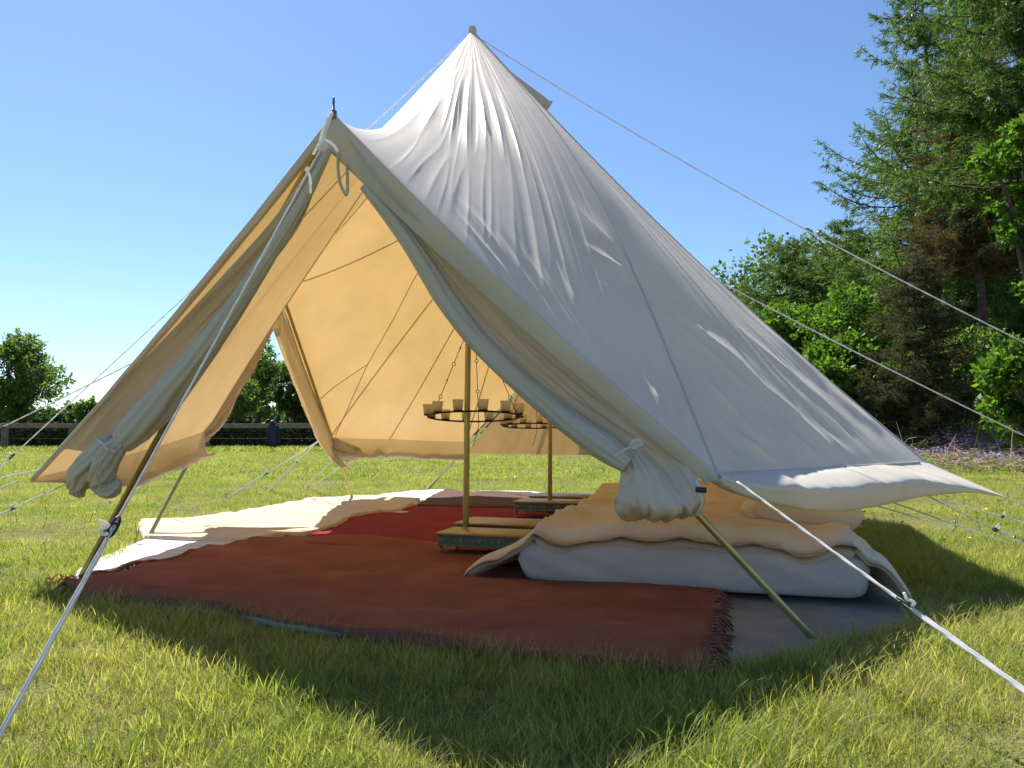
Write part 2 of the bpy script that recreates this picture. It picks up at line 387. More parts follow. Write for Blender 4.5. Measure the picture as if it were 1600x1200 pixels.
# sharp creases and soft pleats of the two panels facing the camera: (x0,y0,x1,y1, half width px, height m)
CREASES = [
    (710, 299, 808, 437, 6, .006), (775, 366, 880, 520, 6, .007), (787, 345, 900, 520, 7, .006), (860, 382, 925, 520, 5, .006),
    (905, 372, 1010, 452, 8, .010), (1010, 452, 1225, 635, 9, .010), (1225, 635, 1330, 730, 7, .007),
    (900, 560, 975, 632, 6, .006), (975, 540, 1046, 685, 6, .009), (1008, 577, 1033, 685, 5, .008), (1046, 585, 1075, 690, 5, .007),
    (1117, 647, 1225, 727, 6, .006), (1137, 560, 1300, 702, 7, .007), (1185, 500, 1320, 610, 9, .010), (1320, 610, 1385, 680, 6, .007),
    (1215, 655, 1300, 730, 5, .006), (1145, 670, 1225, 735, 5, .006), (1170, 640, 1262, 728, 4, .005), (1100, 660, 1180, 735, 5, .006),
    (1260, 640, 1345, 726, 4, .005), (1330, 560, 1425, 700, 6, .006), (1230, 470, 1400, 650, 8, .007),
    (850, 600, 960, 690, 5, .005), (940, 610, 1040, 720, 4, .006), (1060, 690, 1118, 740, 4, .005),
    (880, 300, 1010, 440, 16, .008), (960, 480, 1100, 640, 8, .006), (840, 440, 920, 560, 5, .006),
    # pleats below the peak
    (714, 92, 684, 222, 8, .013), (728, 96, 702, 238, 6, .013), (738, 95, 731, 262, 6, .012), (745, 110, 758, 250, 5, .009), (752, 108, 792, 268, 5, .009),
    (760, 105, 822, 280, 5, .008), (768, 110, 836, 250, 5, .006), (704, 120, 655, 215, 10, .008), (722, 120, 716, 215, 4, .007), (747, 150, 775, 240, 3, .006),
    (690, 300, 850, 500, 4, .006), (735, 300, 905, 560, 4, .006), (815, 360, 960, 600, 4, .005), (850, 520, 1010, 670, 5, .007), (880, 560, 1040, 690, 4, .006), (930, 430, 1050, 640, 5, .005),
    (960, 420, 1260, 690, 5, .007), (1060, 540, 1200, 700, 5, .006), (1080, 600, 1160, 715, 4, .006), (1250, 560, 1390, 690, 5, .006), (1290, 540, 1410, 690, 4, .005), (1120, 430, 1300, 610, 7, .006),
    (1010, 330, 1180, 500, 8, .006), (1100, 470, 1360, 690, 5, .006),
]
def crease_disp(G):
    px = project(G); d = np.zeros(px.shape[:2])
    for (x0, y0, x1, y1, w, h) in CREASES:
        ax = np.array([x1 - x0, y1 - y0], float); L = np.hypot(*ax); ax /= L; q = px - np.array([x0, y0])
        u = q @ ax; v = q @ np.array([-ax[1], ax[0]])
        bend = 5 * np.sin(u / L * math.pi) * ((hash((x0, y1)) % 7 - 3) / 3.0)
        t = u / L; env = np.clip(np.minimum(t * 1.5, (1 - t) * 2.2), 0, 1); env = env * env * (3 - 2 * env)
        z = np.abs(v - bend) / (w * (.55 + .45 * np.clip(t * 2, 0, 1)))
        prof = np.exp(-1.25 * z) * 1.15 - .30 * np.exp(-((z - 2.0) / 1.1) ** 2)
        d += (1.0 if y1 < 300 else 1.75) * h * env * prof
    return d
def edge_of(g, which):
    return {'b': g[:, 0], 'c': g[:, -1], 'e': g[-1]}[which]
seam_done = set()
CENT = T(.95, 0, 1.0)
for (a, b, c), g in zip(PANELS, GRIDS):
    hi = (a, b, c) in (('A1', 'F', 'FR'), ('A1', 'FR', 'SRF'))
    n = 361 if hi else 97
    G = cr_resample(cr_resample(g, n, 0), n, 1)
    nr = grid_normals(G)
    if np.dot(nr[n // 2, n // 2], G[n // 2, n // 2] - CENT) < 0: nr = -nr; flip = True
    else: flip = False
    r_ = np.linspace(0, 1, n)[:, None]; q = np.linspace(0, 1, n)[None]
    # radial gathers that run from the peak down to the eave, plus slow slackness of the cloth
    ph = hash(a + b + c) % 97 / 10.0
    lowq = np.array([[mnoise.noise(Vector((qq * 22 + ph, rr * 2.2, ph))) for qq in np.linspace(0, 1, 49)] for rr in np.linspace(0, 1, 25)])
    low = cr_resample(cr_resample(lowq, n, 0), n, 1)
    slow = np.array([[mnoise.noise(Vector((qq * 4 + ph, rr * 3.1, ph * 2))) for qq in np.linspace(0, 1, 25)] for rr in np.linspace(0, 1, 25)])
    slow = cr_resample(cr_resample(slow, n, 0), n, 1)
    win = np.sin(np.pi * q) ** .6 * np.clip(r_ * 5, 0, 1) * np.clip((1 - r_) * 9, 0, 1)
    rdg = np.clip(1 - np.abs(low) * 2.6, 0, 1) ** 2
    disp = win * (.006 * low * (.25 + r_ ** 2) + .0042 * rdg * (.15 + r_ ** 1.5) + .008 * slow * r_)
    if hi: disp = disp + crease_disp(G) * np.clip(np.minimum(q, 1 - q) * 14, 0, 1) * np.clip((1 - r_) * 30, 0.0, 1)
    G = G + nr * disp[..., None]
    me = fast_mesh('roof_panel', G.reshape(-1, 3), grid_faces(n, n), M['canvas'], True)
    if flip: me.flip_normals()
    tpart('roof_panel', me)
    # stitched seams along the two sides that run to the peak
    for other, col, off in ((b, G[:, 0], nr[:, 0]), (c, G[:, -1], nr[:, -1])):
        key = tuple(sorted((a, other)))
        if key in seam_done or key in (('A1', 'F'), ('A2', 'B')) : continue
        seam_done.add(key)
        idx = np.linspace(2, n - 1, 40).astype(int); P = col[idx]; nn = off[idx]
        tang = np.gradient(P, axis=0); side = np.cross(nn, tang); side /= np.linalg.norm(side, axis=1, keepdims=True)
        w = .0048
        rows = np.stack([P - side * w - nn * .0035, P - side * w + nn * .0035, P + side * w + nn * .0035, P + side * w - nn * .0035], 1)
        f = []
        for i in range(len(idx) - 1):
            for k in range(4): f.append((i * 4 + k, i * 4 + (k + 1) % 4, (i + 1) * 4 + (k + 1) % 4, (i + 1) * 4 + k))
        tpart('seam', new_mesh('seam', rows.reshape(-1, 3), f, M['seam'], False))
GR = {p: g for p, g in zip(PANELS, GRIDS)}

# front hems: the canvas turned in round the door poles
def hem(E, inward, back, w, name='front_hem'):
    E = cr_resample(E, 60, 0); rows = []
    for i, p in enumerate(E):
        k = i / 59; ww = w * (1.0 - .55 * k)
        wob = .004 * math.sin(k * 23) + .003 * math.sin(k * 51)
        rows.append([p + back * .004 - inward * .002, p + inward * ww * .06 - back * (.006 + wob * .5), p + inward * ww * .5 - back * (.008 + wob), p + inward * ww * .94 - back * (.006 + wob), p + inward * ww + back * .003, p + inward * ww * .97 + back * .02])
    G = cr_resample(np.array(rows), 13, 1); n, m_ = G.shape[:2]
    return tpart(name, fast_mesh(name, G.reshape(-1, 3), grid_faces(n, m_), M['canvas2'], True))
eR = GR[('A1', 'F', 'FR')][-1]; eL = GR[('A1', 'F', 'FL')][-1]
dirR = (K['FR'] - K['F']); dirR /= np.linalg.norm(dirR); dirL = (K['FL'] - K['F']); dirL /= np.linalg.norm(dirL)
inR = np.cross(dirR, NF); inR = inR if inR[2] < 0 else -inR; inR /= np.linalg.norm(inR)
inL = np.cross(dirL, NF); inL = inL if inL[2] < 0 else -inL; inL /= np.linalg.norm(inL)
hem(eR, inR, NF, .108); hem(eL, inL, NF, .030)

# ------- door flaps: control nets (pixel, depth in front of the door plane) resolved on the real plane of the door
def net(rows, plane_p, plane_n, nu, nv, name, mt, wr=.006, parent=True, seed=0):
    G = np.array([[on_plane(x, y, np.asarray(plane_p) + plane_n * d, plane_n) for (x, y, d) in row] for row in rows])
    G = cr_resample(cr_resample(G, nu, 0), nv, 1); nr = grid_normals(G)
    d = np.array([[mnoise.noise(Vector((i / nu * 5 + seed, j / nv * 9, seed))) + .5 * mnoise.noise(Vector((i / nu * 14 + seed, j / nv * 15, 3 + seed))) + .45 * (1 - 3 * abs(mnoise.noise(Vector((i / nu * 4 + seed + j / nv * 3, j / nv * 11, 7 + seed))))) for j in range(nv)] for i in range(nu)])
    G = G + nr * (d * wr)[..., None]
    return tpart(name, fast_mesh(name, G.reshape(-1, 3), grid_faces(nu, nv), mt, True)), G
FP = FAP - NF * .040
def fp(x, y, d=0.0): return on_plane(x, y, FP + NF * d, NF)
right_net = [
    [(540, 215, .02), (555, 240, .03), (560, 262, .03), (566, 285, .04)],
    [(625, 312, .01), (632, 335, .04), (634, 352, .04), (636, 372, .05)],
    [(725, 408, .01), (722, 440, .06), (716, 465, .06), (712, 488, .04)],
    [(830, 510, .01), (815, 540, .08), (800, 556, .07), (784, 566, .04)],
    [(915, 588, .00), (905, 618, .07), (890, 636, .06), (876, 648, .03)],
    [(985, 640, -.01), (985, 675, .03), (972, 694, .02), (960, 712, -.02)],
    [(1062, 705, -.02), (1040, 724, .0), (1006, 738, -.05), (968, 742, -.03)],
    [(1097, 755, -.03), (1068, 772, -.08), (1012, 778, -.10), (962, 772, -.04)],
    [(1100, 785, -.02), (1080, 797, -.08), (1020, 803, -.10), (958, 797, -.03)],
    [(1085, 806, .03), (1060, 812, .01), (1015, 816, .0), (975, 812, .03)],
]
net(right_net, FP, NF, 110, 60, 'door_flap', M['canvas2'], .015, seed=2.0)
left_net = [
    [(508, 225, .01), (507, 240, .02), (510, 250, .02)],
    [(440, 325, .01), (455, 345, .05), (468, 350, .03)],
    [(350, 428, .01), (375, 445, .07), (402, 440, .04)],
    [(255, 530, .01), (285, 545, .08), (318, 548, .04)],
    [(165, 625, .01), (200, 640, .07), (238, 640, .04)],
    [(100, 700, .01), (140, 705, .05), (180, 692, .02)],
]
net(left_net, FP, NF, 60, 24, 'door_flap', M['canvas2'], .006, seed=5.0)
def rolled(pts, rads, mt, name, seed, plane=fp, n=44, amp=.13, gather=.25):
    """a loosely rolled or gathered length of canvas"""
    P = np.array([plane(*p) for p in pts]); P = np.array(smooth_path(P, 10)); rr = cr_resample(np.array(rads, float), len(P), 0)
    mb = MB(); vs = []; up = Z
    L = len(P)
    for i in range(L):
        d = P[min(i + 1, L - 1)] - P[max(i - 1, 0)]; d /= np.linalg.norm(d) + 1e-9
        a = np.cross(d, up); a /= np.linalg.norm(a); b = np.cross(a, d)
        for k in range(n):
            t = 2 * math.pi * k / n; nz = mnoise.noise(Vector((math.cos(t) * 1.7 + seed, math.sin(t) * 1.7, i * .06))) + .6 * mnoise.noise(Vector((math.cos(t) * 4 + seed, math.sin(t) * 4, i * .12))) + gather * (math.sin(t * 9 + seed + 2.5 * mnoise.noise(Vector((t, i * .12, seed)))) + .6 * math.sin(t * 5 + i * .15))
            vs.append(P[i] + (a * math.cos(t) + b * math.sin(t)) * rr[i] * (1 + amp * nz))
    fs = [(i * n + k, i * n + (k + 1) % n, (i + 1) * n + (k + 1) % n, (i + 1) * n + k) for i in range(L - 1) for k in range(n)]
    fs += [tuple(range(n - 1, -1, -1)), tuple((L - 1) * n + k for k in range(n))]
    return tpart(name, new_mesh(name, vs, fs, mt))
rolled([(570, 290, .04), (636, 372, .05), (708, 484, .05), (780, 566, .05), (870, 644, .04), (945, 698, .0), (982, 726, -.02)], [.02, .03, .036, .038, .042, .046, .03], M['canvas2'], 'rolled_door', 1, gather=.4)
rolled([(514, 235, .0), (470, 322, .02), (402, 428, .03), (345, 510, .03), (295, 575, .03), (242, 640, .02), (198, 686, .0), (188, 694, -.01)], [.012, .020, .030, .042, .054, .068, .052, .028], M['canvas2'], 'rolled_door', 2, gather=.45)
rolled([(192, 684, -.02), (178, 704, -.04), (163, 728, -.05), (160, 752, -.05), (174, 762, -.04), (188, 752, -.03)], [.03, .043, .048, .050, .042, .012], M['canvas2'], 'gathered_door_end', 3, amp=.15, gather=.75)
rolled([(176, 688, .0), (152, 710, .0), (130, 735, .0), (122, 760, .0), (128, 777, .0)], [.026, .044, .050, .044, .012], M['canvas2'], 'gathered_door_end', 4, amp=.15, gather=.75)
SPP = T(0, -2.20, 0)
def sp(x, y, d=0.0): return on_plane(x, y, SPP + V * d, V)
net([[(442, 474, .0), (437, 480, .02), (432, 488, .03)], [(462, 530, .0), (446, 540, .08), (430, 522, .05)], [(490, 606, .0), (470, 608, .1), (455, 590, .06)],
     [(515, 670, .0), (494, 672, .1), (480, 652, .06)], [(530, 712, .0), (514, 712, .06), (500, 694, .04)], [(545, 730, .02), (533, 730, .02), (520, 722, .02)]], SPP, V, 50, 20, 'door_flap', M['canvas2'], .014, seed=8.0)
rolled([(434, 500, .0), (408, 536, .02), (384, 575, .03), (354, 617, .04), (331, 652, .04), (318, 676, .03), (312, 690, .0)], [.015, .032, .055, .075, .085, .06, .03], M['canvas2'], 'rolled_door', 6, sp, amp=.2, gather=.5)
# rear door, closed: two overlapping leaves
def leaf(a, b, c, name, d0, off):
    n = 40; G = np.array([[K[a] * (1 - i / n) + (b * (1 - j / n) + c * j / n) * i / n for j in range(n + 1)] for i in range(n + 1)])
    for i in range(n + 1):
        for j in range(n + 1):
            G[i, j] += U * (off + .02 * mnoise.noise(Vector((j * .35 + d0, i * .05, d0))) * (i / n))
    tpart(name, fast_mesh(name, G.reshape(-1, 3), grid_faces(n + 1, n + 1), M['canvas2'], True))
bl, br = K['BL'] - Z * .12, K['BR'] - Z * .12
leaf('B', bl, bl * .42 + br * .58, 'door_leaf', 1.0, -.02); leaf('B', bl * .56 + br * .44, br, 'door_leaf', 2.0, -.05)

# walls hanging (rolled or flared) from the eaves
def valance(E, out, prof, name='wall_valance', scal=.02, mt='canvas2', seed=0.0, taper=False):
    E = cr_resample(E, 90, 0); n = len(E); rows = []
    for i, p in enumerate(E):
        k = i / (n - 1); row = []
        for j, (o_, z_) in enumerate(prof):
            wv = mnoise.noise(Vector((k * 6 + seed, j * .35, seed))) * scal * j / len(prof) * 2
            wv2 = mnoise.noise(Vector((k * 17 + seed, j * .8, seed))) * scal * .5 * j / len(prof)
            ff = min(1.0, .08 + k * 2.2) if taper else 1.0
            row.append(p + out * (o_ * ff + wv2 + wv * .5) + Z * (z_ * ff + wv * ff))
        rows.append(row)
    G = cr_resample(np.array(rows), 22, 1)
    tpart(name, fast_mesh(name, G.reshape(-1, 3), grid_faces(90, 22), M[mt], True))
drop = [(0, .0), (.012, -.07), (.005, -.14), (-.03, -.185), (-.055, -.165), (-.045, -.13)]
for (a, b) in EAVES:
    if (a, b) in (('FR', 'SRF'),): continue
    pan = [p for p in PANELS if {a, b} == set(p[1:])][0]
    E = GR[pan][-1]; o_ = np.cross(K[b] - K[a], Z); o_ /= np.linalg.norm(o_)
    if np.dot(o_, (K[a] + K[b]) / 2 - CENT) < 0: o_ = -o_
    valance(E, o_, drop if a != 'SRF' else [(0, 0), (.03, -.08), (.03, -.16)], seed=hash(a) % 13, scal=.035 if a != 'ML' else .015, taper=(a == 'FL'))
# bunched walls at the corner of the side door
rolled([(520, 690, .0), (535, 704, .02), (560, 706, .05), (582, 702, .10)], [.05, .085, .06, .02], M['canvas2'], 'rolled_wall', 9, sp, amp=.3)
# the front right wall is flared out as an awning and curls under
E = cr_resample(GR[('A1', 'FR', 'SRF')][-1], 120, 0)
tip = T(.05, 2.70, .375)
oR = np.cross(K['SRF'] - K['FR'], Z); oR /= np.linalg.norm(oR); oR = oR if oR[0] > 0 else -oR
rows = []
for i, p in enumerate(E):
    k = i / 119; bell = math.sin(math.pi * min(1, k * 1.02)) ** .5; tp = max(0, (k - .60) / .40) ** 1.7
    nz = .010 * mnoise.noise(Vector((k * 9, 0, 4))) + .006 * mnoise.noise(Vector((k * 25, 0, 4)))
    o1 = .012 + .145 * bell + .03 * k; z1 = -.006 - .054 * bell
    fold = p + oR * o1 * (1 - .4 * k) + Z * (z1 + nz); bot = p + oR * (o1 - .012) * (1 - .4 * k) + Z * (z1 - .010 - .085 * bell + nz * .4)
    cur = p + oR * (o1 - .06) * (1 - .4 * k) + Z * (z1 - .005 - .080 * bell)
    far = tip + (p - E[-1]) * .10
    fold = fold * (1 - tp) + far * tp; bot = bot * (1 - tp) + (far - Z * .004) * tp; cur = cur * (1 - tp) + (far - Z * .003) * tp
    p0 = p + Z * .006 - oR * .008
    mid = p0 * .5 + fold * .5 + Z * (.012 * bell * (1 - tp) + nz * .6)
    rows.append([p0, mid, fold, fold * .55 + bot * .45 + oR * .012 * bell * (1 - tp), bot, cur])
Gv = cr_resample(np.array(rows), 40, 1)
nv_ = grid_normals(Gv)
fan = np.array([[.006 * math.sin(j * .42 + 3 * mnoise.noise(Vector((i * .02, 0, 0)))) * max(0, i / 119 - .45) * 1.6 * (1 - max(0, i / 119 - .75) * 3.4) for j in range(40)] for i in range(120)])
Gv = Gv + nv_ * fan[..., None]
tpart('wall_valance', fast_mesh('wall_valance', Gv.reshape(-1, 3), grid_faces(120, 40), M['canvas'], True))
mb = MB(); mb.tube([q + Z * .004 for q in E[::6]], .0045, 6); mb.build('eave_piping', M['seam'], TENT, True, TO)

# bunched reinforcement where hem, eave and guy meet
mb = MB(); fr = K['FR']; mb.tube(smooth_path([fr - dirR * .05 + inR * .02 + NF * .015, fr + inR * .018 + NF * .012, E[3] - Z * .016, E[8] - Z * .020 + oR * .01], 5), [.012] * 3 + [.020] * 6 + [.022] * 4 + [.016] * 3, 10); mb.build('corner_patch', M['canvas2'], TENT, True, TO)
# peak cap, pole tips, vent cowl, reinforcement patch
mb = MB(); mb.lathe([(.040, -.10), (.026, -.045), (.024, -.02), (.027, -.015), (.027, .012), (.021, .024), (.013, .030), (.010, .030)], K['A1'], 16); mb.build('peak_cap', M['seam'], TENT, True, TO)
mb = MB(); mb.lathe([(.040, -.10), (.030, -.045), (.030, -.02), (.034, -.015), (.034, .012), (.026, .026)], K['A2'], 16); mb.build('peak_cap', M['seam'], TENT, True, TO)
mb = MB(); mb.lathe([(.012, -.02), (.012, .01), (.005, .012), (.004, .055), (.002, .062)], K['F'], 10); mb.build('pole_tip', M['brass'], TENT, True, TO)
for kk in ('L', 'B'):
    mb = MB(); mb.lathe([(.012, -.02), (.012, .01), (.005, .012), (.004, .055)], K[kk], 10); mb.build('pole_tip', M['brass'], TENT, True, TO)
def vent():
    g = GR[('A1', 'SRF', 'Rr')]; rows = []
    sm = g[:, -6]; base = sm[int(.12 * NG)]; end = sm[int(.27 * NG)] + (Z + V * .6) * .03
    d = end - base; d /= np.linalg.norm(d); sid = np.cross(d, Z); sid /= np.linalg.norm(sid); upv = np.cross(sid, d)
    for i in range(9):
        k = i / 8; c = base + (end - base) * k; rad = .012 + .048 * k
        rows.append([c + sid * rad * math.cos(t) * 1.1 + upv * rad * math.sin(t) for t in np.linspace(-.5, math.pi + .5, 14)])
    G = np.array(rows); me = fast_mesh('vent_cowl', G.reshape(-1, 3), grid_faces(9, 14), M['canvas2'], True); o = tpart('vent_cowl', me)
    mb = MB(); mb.tube(G[-1], .008, 6); mb.build('rim', M['seam'], o)
vent()

# poles
def pole(a, b, r=.0125, name='tent_pole'):
    a, b = np.asarray(a, float), np.asarray(b, float)
    mb = MB(); mb.tube([a + (b - a) * t for t in (0, .002, .5, .998, 1)], [r * .8, r, r, r, r * .8], 14); o = mb.build(name, M['pole'], TENT, True, TO)
    c = a + (b - a) * .5; d = (b - a) / np.linalg.norm(b - a)
    mb = MB(); mb.tube([c - d * .03, c - d * .028, c + d * .028, c + d * .03], [r, r * 1.12, r * 1.12, r], 14); mb.build('joint_sleeve', M['pole'], o)
    return o
pole(on_ground(727, 864) - Z * .02, K['A1'] - Z * .01, .0175); pole(T(1.87, 0, 0) - Z * .02, K['A2'] - Z * .01, .0175)
fa = K['F'] + NF * .09 - Z * .10
pole(FOOT_FL - Z * .03, on_plane(506, 215, FAP + NF * .12, NF), .0125, 'door_pole'); pole(FOOT_FR - Z * .03, on_plane(541, 214, FAP + NF * .16, NF), .0125, 'door_pole')
la = K['L'] + V * .04 - Z * .03
pole(on_ground(226, 845) - Z * .03, la - U * .02, .0125, 'door_pole'); pole(on_ground(554, 783) - Z * .03, la + U * .02, .0125, 'door_pole')
ba = K['B'] - U * .04 - Z * .03
pole(on_ground(664, 766) - Z * .03, ba, .0125, 'door_pole'); pole(T(3.35, 1.8, 0) - Z * .03, ba, .0125, 'door_pole')

# guy ropes
def runner(parent, c, d, big=1.0):
    d = d / np.linalg.norm(d); s_ = np.cross(d, Z); s_ /= np.linalg.norm(s_); mb = MB(); u_ = np.cross(s_, d)
    pts = []
    for k in range(17):
        t = 2 * math.pi * k / 16; pts.append(c + d * .026 * big * math.cos(t) + (s_ * .5 + u_ * .85) * .008 * big * math.sin(t))
    mb.tube(pts, .0036 * big, 7, cap=False)
    mb.tube([c - d * .008 * big - s_ * .01, c - d * .008 * big + s_ * .01], .004 * big, 6)
    mb.build('runner', M['black'], parent)
    mb = MB(); mb.tube(smooth_path([c + d * .022 * big + u_ * .006, c + d * .028 * big + u_ * .02 * big, c + d * .016 * big + u_ * .022 * big + s_ * .008, c + d * .004 * big + u_ * .014 * big, c + d * .002 + u_ * .034 * big + s_ * .014], 4), .0042 * big, 7)
    mb.build('knot', M['rope'], parent)
def guy(a, b, r=.0035, sag=.0, run=None, double=None, name='guy_rope', big=1.0, peg=True):
    a, b = np.asarray(a, float), np.asarray(b, float); n = 28; d = (b - a)
    def P(k): return a + d * k - Z * sag * 4 * k * (1 - k)
    mb = MB(); k1 = run if run else 1.0
    side = np.cross(d, Z); side /= np.linalg.norm(side)
    def strand(f, k0, k1_, rr):
        """two yarns laid round each other"""
        L = np.linalg.norm(d) * (k1_ - k0); m = max(12, int(L / .022)); m = min(m, 240)
        for phs in (0, math.pi):
            pts = []
            for i in range(m + 1):
                k = k0 + (k1_ - k0) * i / m; t = i * .85 + phs; pts.append(f(k) + side * rr * .36 * math.cos(t) + Z * rr * .36 * math.sin(t))
            mb.tube(pts, rr * .74, 6)
    strand(P, 0, k1, r)
    if run:
        w = r * 1.7 if double is None else double
        strand(lambda k: P(k) + side * w * math.sin(min(1, (k - run) / (1 - run) * 6) * math.pi / 2), run, 1.0, r)
        strand(lambda k: P(k) - side * w * math.sin(min(1, (k - run) / (1 - run) * 6) * math.pi / 2), run, 1.0, r)
    o = mb.build(name, M['rope'], TENT, True, TO)
    if run: runner(o, P(run), d, big)
    if peg:
        e = b - d / np.linalg.norm(d) * 0; dh = d * np.array([1, 1, 0]); dh /= np.linalg.norm(dh)
        mb = MB(); mb.tube(smooth_path([e - Z * .12 - dh * .05, e - Z * .0, e + Z * .05 + dh * .02, e + Z * .055 + dh * .0, e + Z * .035 - dh * .015], 3), .004, 6); mb.build('peg', M['brass'], o)
    return o
guy(on_plane(504, 228, FAP - NF * .10, NF), np.array([-1.04, 1.55, 0.02]), .0034, 0, .725, .0042, big=1.0)
frc = K['FR'] + V * .06 - U * .02 - Z * .02
guy(frc, np.array([1.185, 1.30, 0.02]), .0042, 0, .49, .005, big=.9)
guy(K['A1'] - Z * .05 + V * .04, np.array([4.45, 3.3, 0.02]), .0040, .16, peg=True)
guy(K['A1'] - Z * .04 - V * .04, np.array([-3.70, 4.95, 0.02]), .0042, .0, .84)
guy(K['Rr'] + Z * .02, np.array([3.98, 4.0, 0.02]), .0046, .03)
guy(K['L'] - Z * .0, np.array([-5.2, 5.7, 0.02]), .0055, .04, .60)
flc = K['FL'] - V * .08 - U * .0 - Z * .015
guy(flc, on_ground(-140, 815), .0045, .0); guy(at_depth(62, 734, 3.5), on_ground(-190, 780), .004, .01)
guy(at_depth(112, 752, 3.6), on_ground(-110, 855), .0042, .0, .35)
guy(K['DLF'] - V * .03 - Z * .10, on_ground(172, 792), .003)
for (a, b, rn) in (((500, 688, 7.3), (354, 779), .55), ((502, 684, 7.32), (417, 769), .4), ((532, 708, 7.45), (474, 765), None), ((545, 720, 7.45), (482, 766), None)):
    guy(at_depth(*a), on_ground(*b), .0062, 0, rn)
guy(tip, tip + np.array([.85, -.10, -.355]), .0035, .0)
for (a, b, rn) in (((1440, 770, 3.9), (1640, 870), .55), ((1470, 780, 4.2), (1640, 828), .5), ((1395, 785, 3.9), (1585, 852), None), ((1370, 790, 4.1), (1492, 826), None)):
    guy(at_depth(*a), on_ground(*b), .0040, 0, rn)
guy(at_depth(740, 692, 8.6), on_ground(664, 765), .004)
# lashing at the front apex and tie tapes
def tape(pts, r=.004, m='rope', name='tie_tape'):
    mb = MB(); mb.tube(smooth_path(pts, 5), r, 7); return mb.build(name, M[m], TENT, True, TO)
tape([fp(518, 176, -.12), fp(512, 195, -.16), fp(505, 216, -.15), fp(503, 225, -.13)], .006); tape([fp(514, 180, -.12), fp(506, 200, -.15), fp(500, 222, -.14)], .005)
tape([fp(490, 240, -.1), fp(498, 226, -.14), fp(508, 219, -.15), fp(520, 226, -.13), fp(527, 236, -.1)], .005)
tape([fp(497, 232, -.15), fp(505, 224, -.17), fp(510, 229, -.17), fp(503, 234, -.17), fp(497, 229, -.17)], .007)
tape([fp(482, 262, -.22), fp(478, 266, -.23), fp(483, 272, -.23), fp(485, 287, -.22), fp(485, 302, -.21)], .0045)
tape([fp(529, 240, .02), fp(528, 262, .03), fp(531, 285, .03), fp(541, 305, .03), fp(543, 285, .03), fp(542, 258, .02)], .0055, 'seam')
tape([fp(962, 712, -.12), fp(974, 704, -.13), fp(988, 697, -.13), fp(998, 690, -.1)], .004)
tape([fp(985, 698, -.13), fp(988, 690, -.15), fp(997, 687, -.15), fp(1003, 692, -.14), fp(998, 696, -.14), fp(987, 700, -.14)], .0045)
tape([fp(1088, 750, -.1), fp(1093, 763, -.12), fp(1094, 775, -.12), fp(1097, 788, -.1), fp(1088, 806, -.06)], .0045)
tape([fp(1087, 765, -.13), fp(1104, 766, -.13)], .009, 'black', 'toggle')
tape([fp(180, 706, -.09), fp(166, 700, -.08), fp(158, 690, -.04), fp(148, 683, .02)], .0045)
tape([fp(172, 700, -.1), fp(158, 722, -.12), fp(150, 745, -.12), fp(158, 762, -.1)], .004, 'seam')
tape([sp(330, 672, -.1), sp(312, 672, -.13), sp(303, 680, -.12), sp(318, 690, -.1), sp(330, 676, -.1)], .006, 'seam')
# inside stitch lines of the reinforcement on the rear-left panel
def on_panels(pts, keys, inner):
    C = np.concatenate([cr_resample(cr_resample(GR[k], 200, 0), 200, 1).reshape(-1, 3) for k in keys]); pj = project(C); out = []
    for p in pts: out.append(C[np.argmin(((pj - np.array(p)) ** 2).sum(1))] + inner)
    return out
kk = [('A2', 'L', 'DLB'), ('L', 'A1', 'A2'), ('A2', 'DLB', 'ML')]
inn = V * .012 - Z * .006
tape(on_panels([(672, 388), (640, 446), (615, 492), (590, 537), (573, 568), (556, 603), (540, 640), (522, 680)], kk, inn), .004, 'seam', 'seam')
tape(on_panels([(573, 568), (555, 580), (536, 593), (516, 608), (500, 622)], kk, inn), .004, 'seam', 'seam')

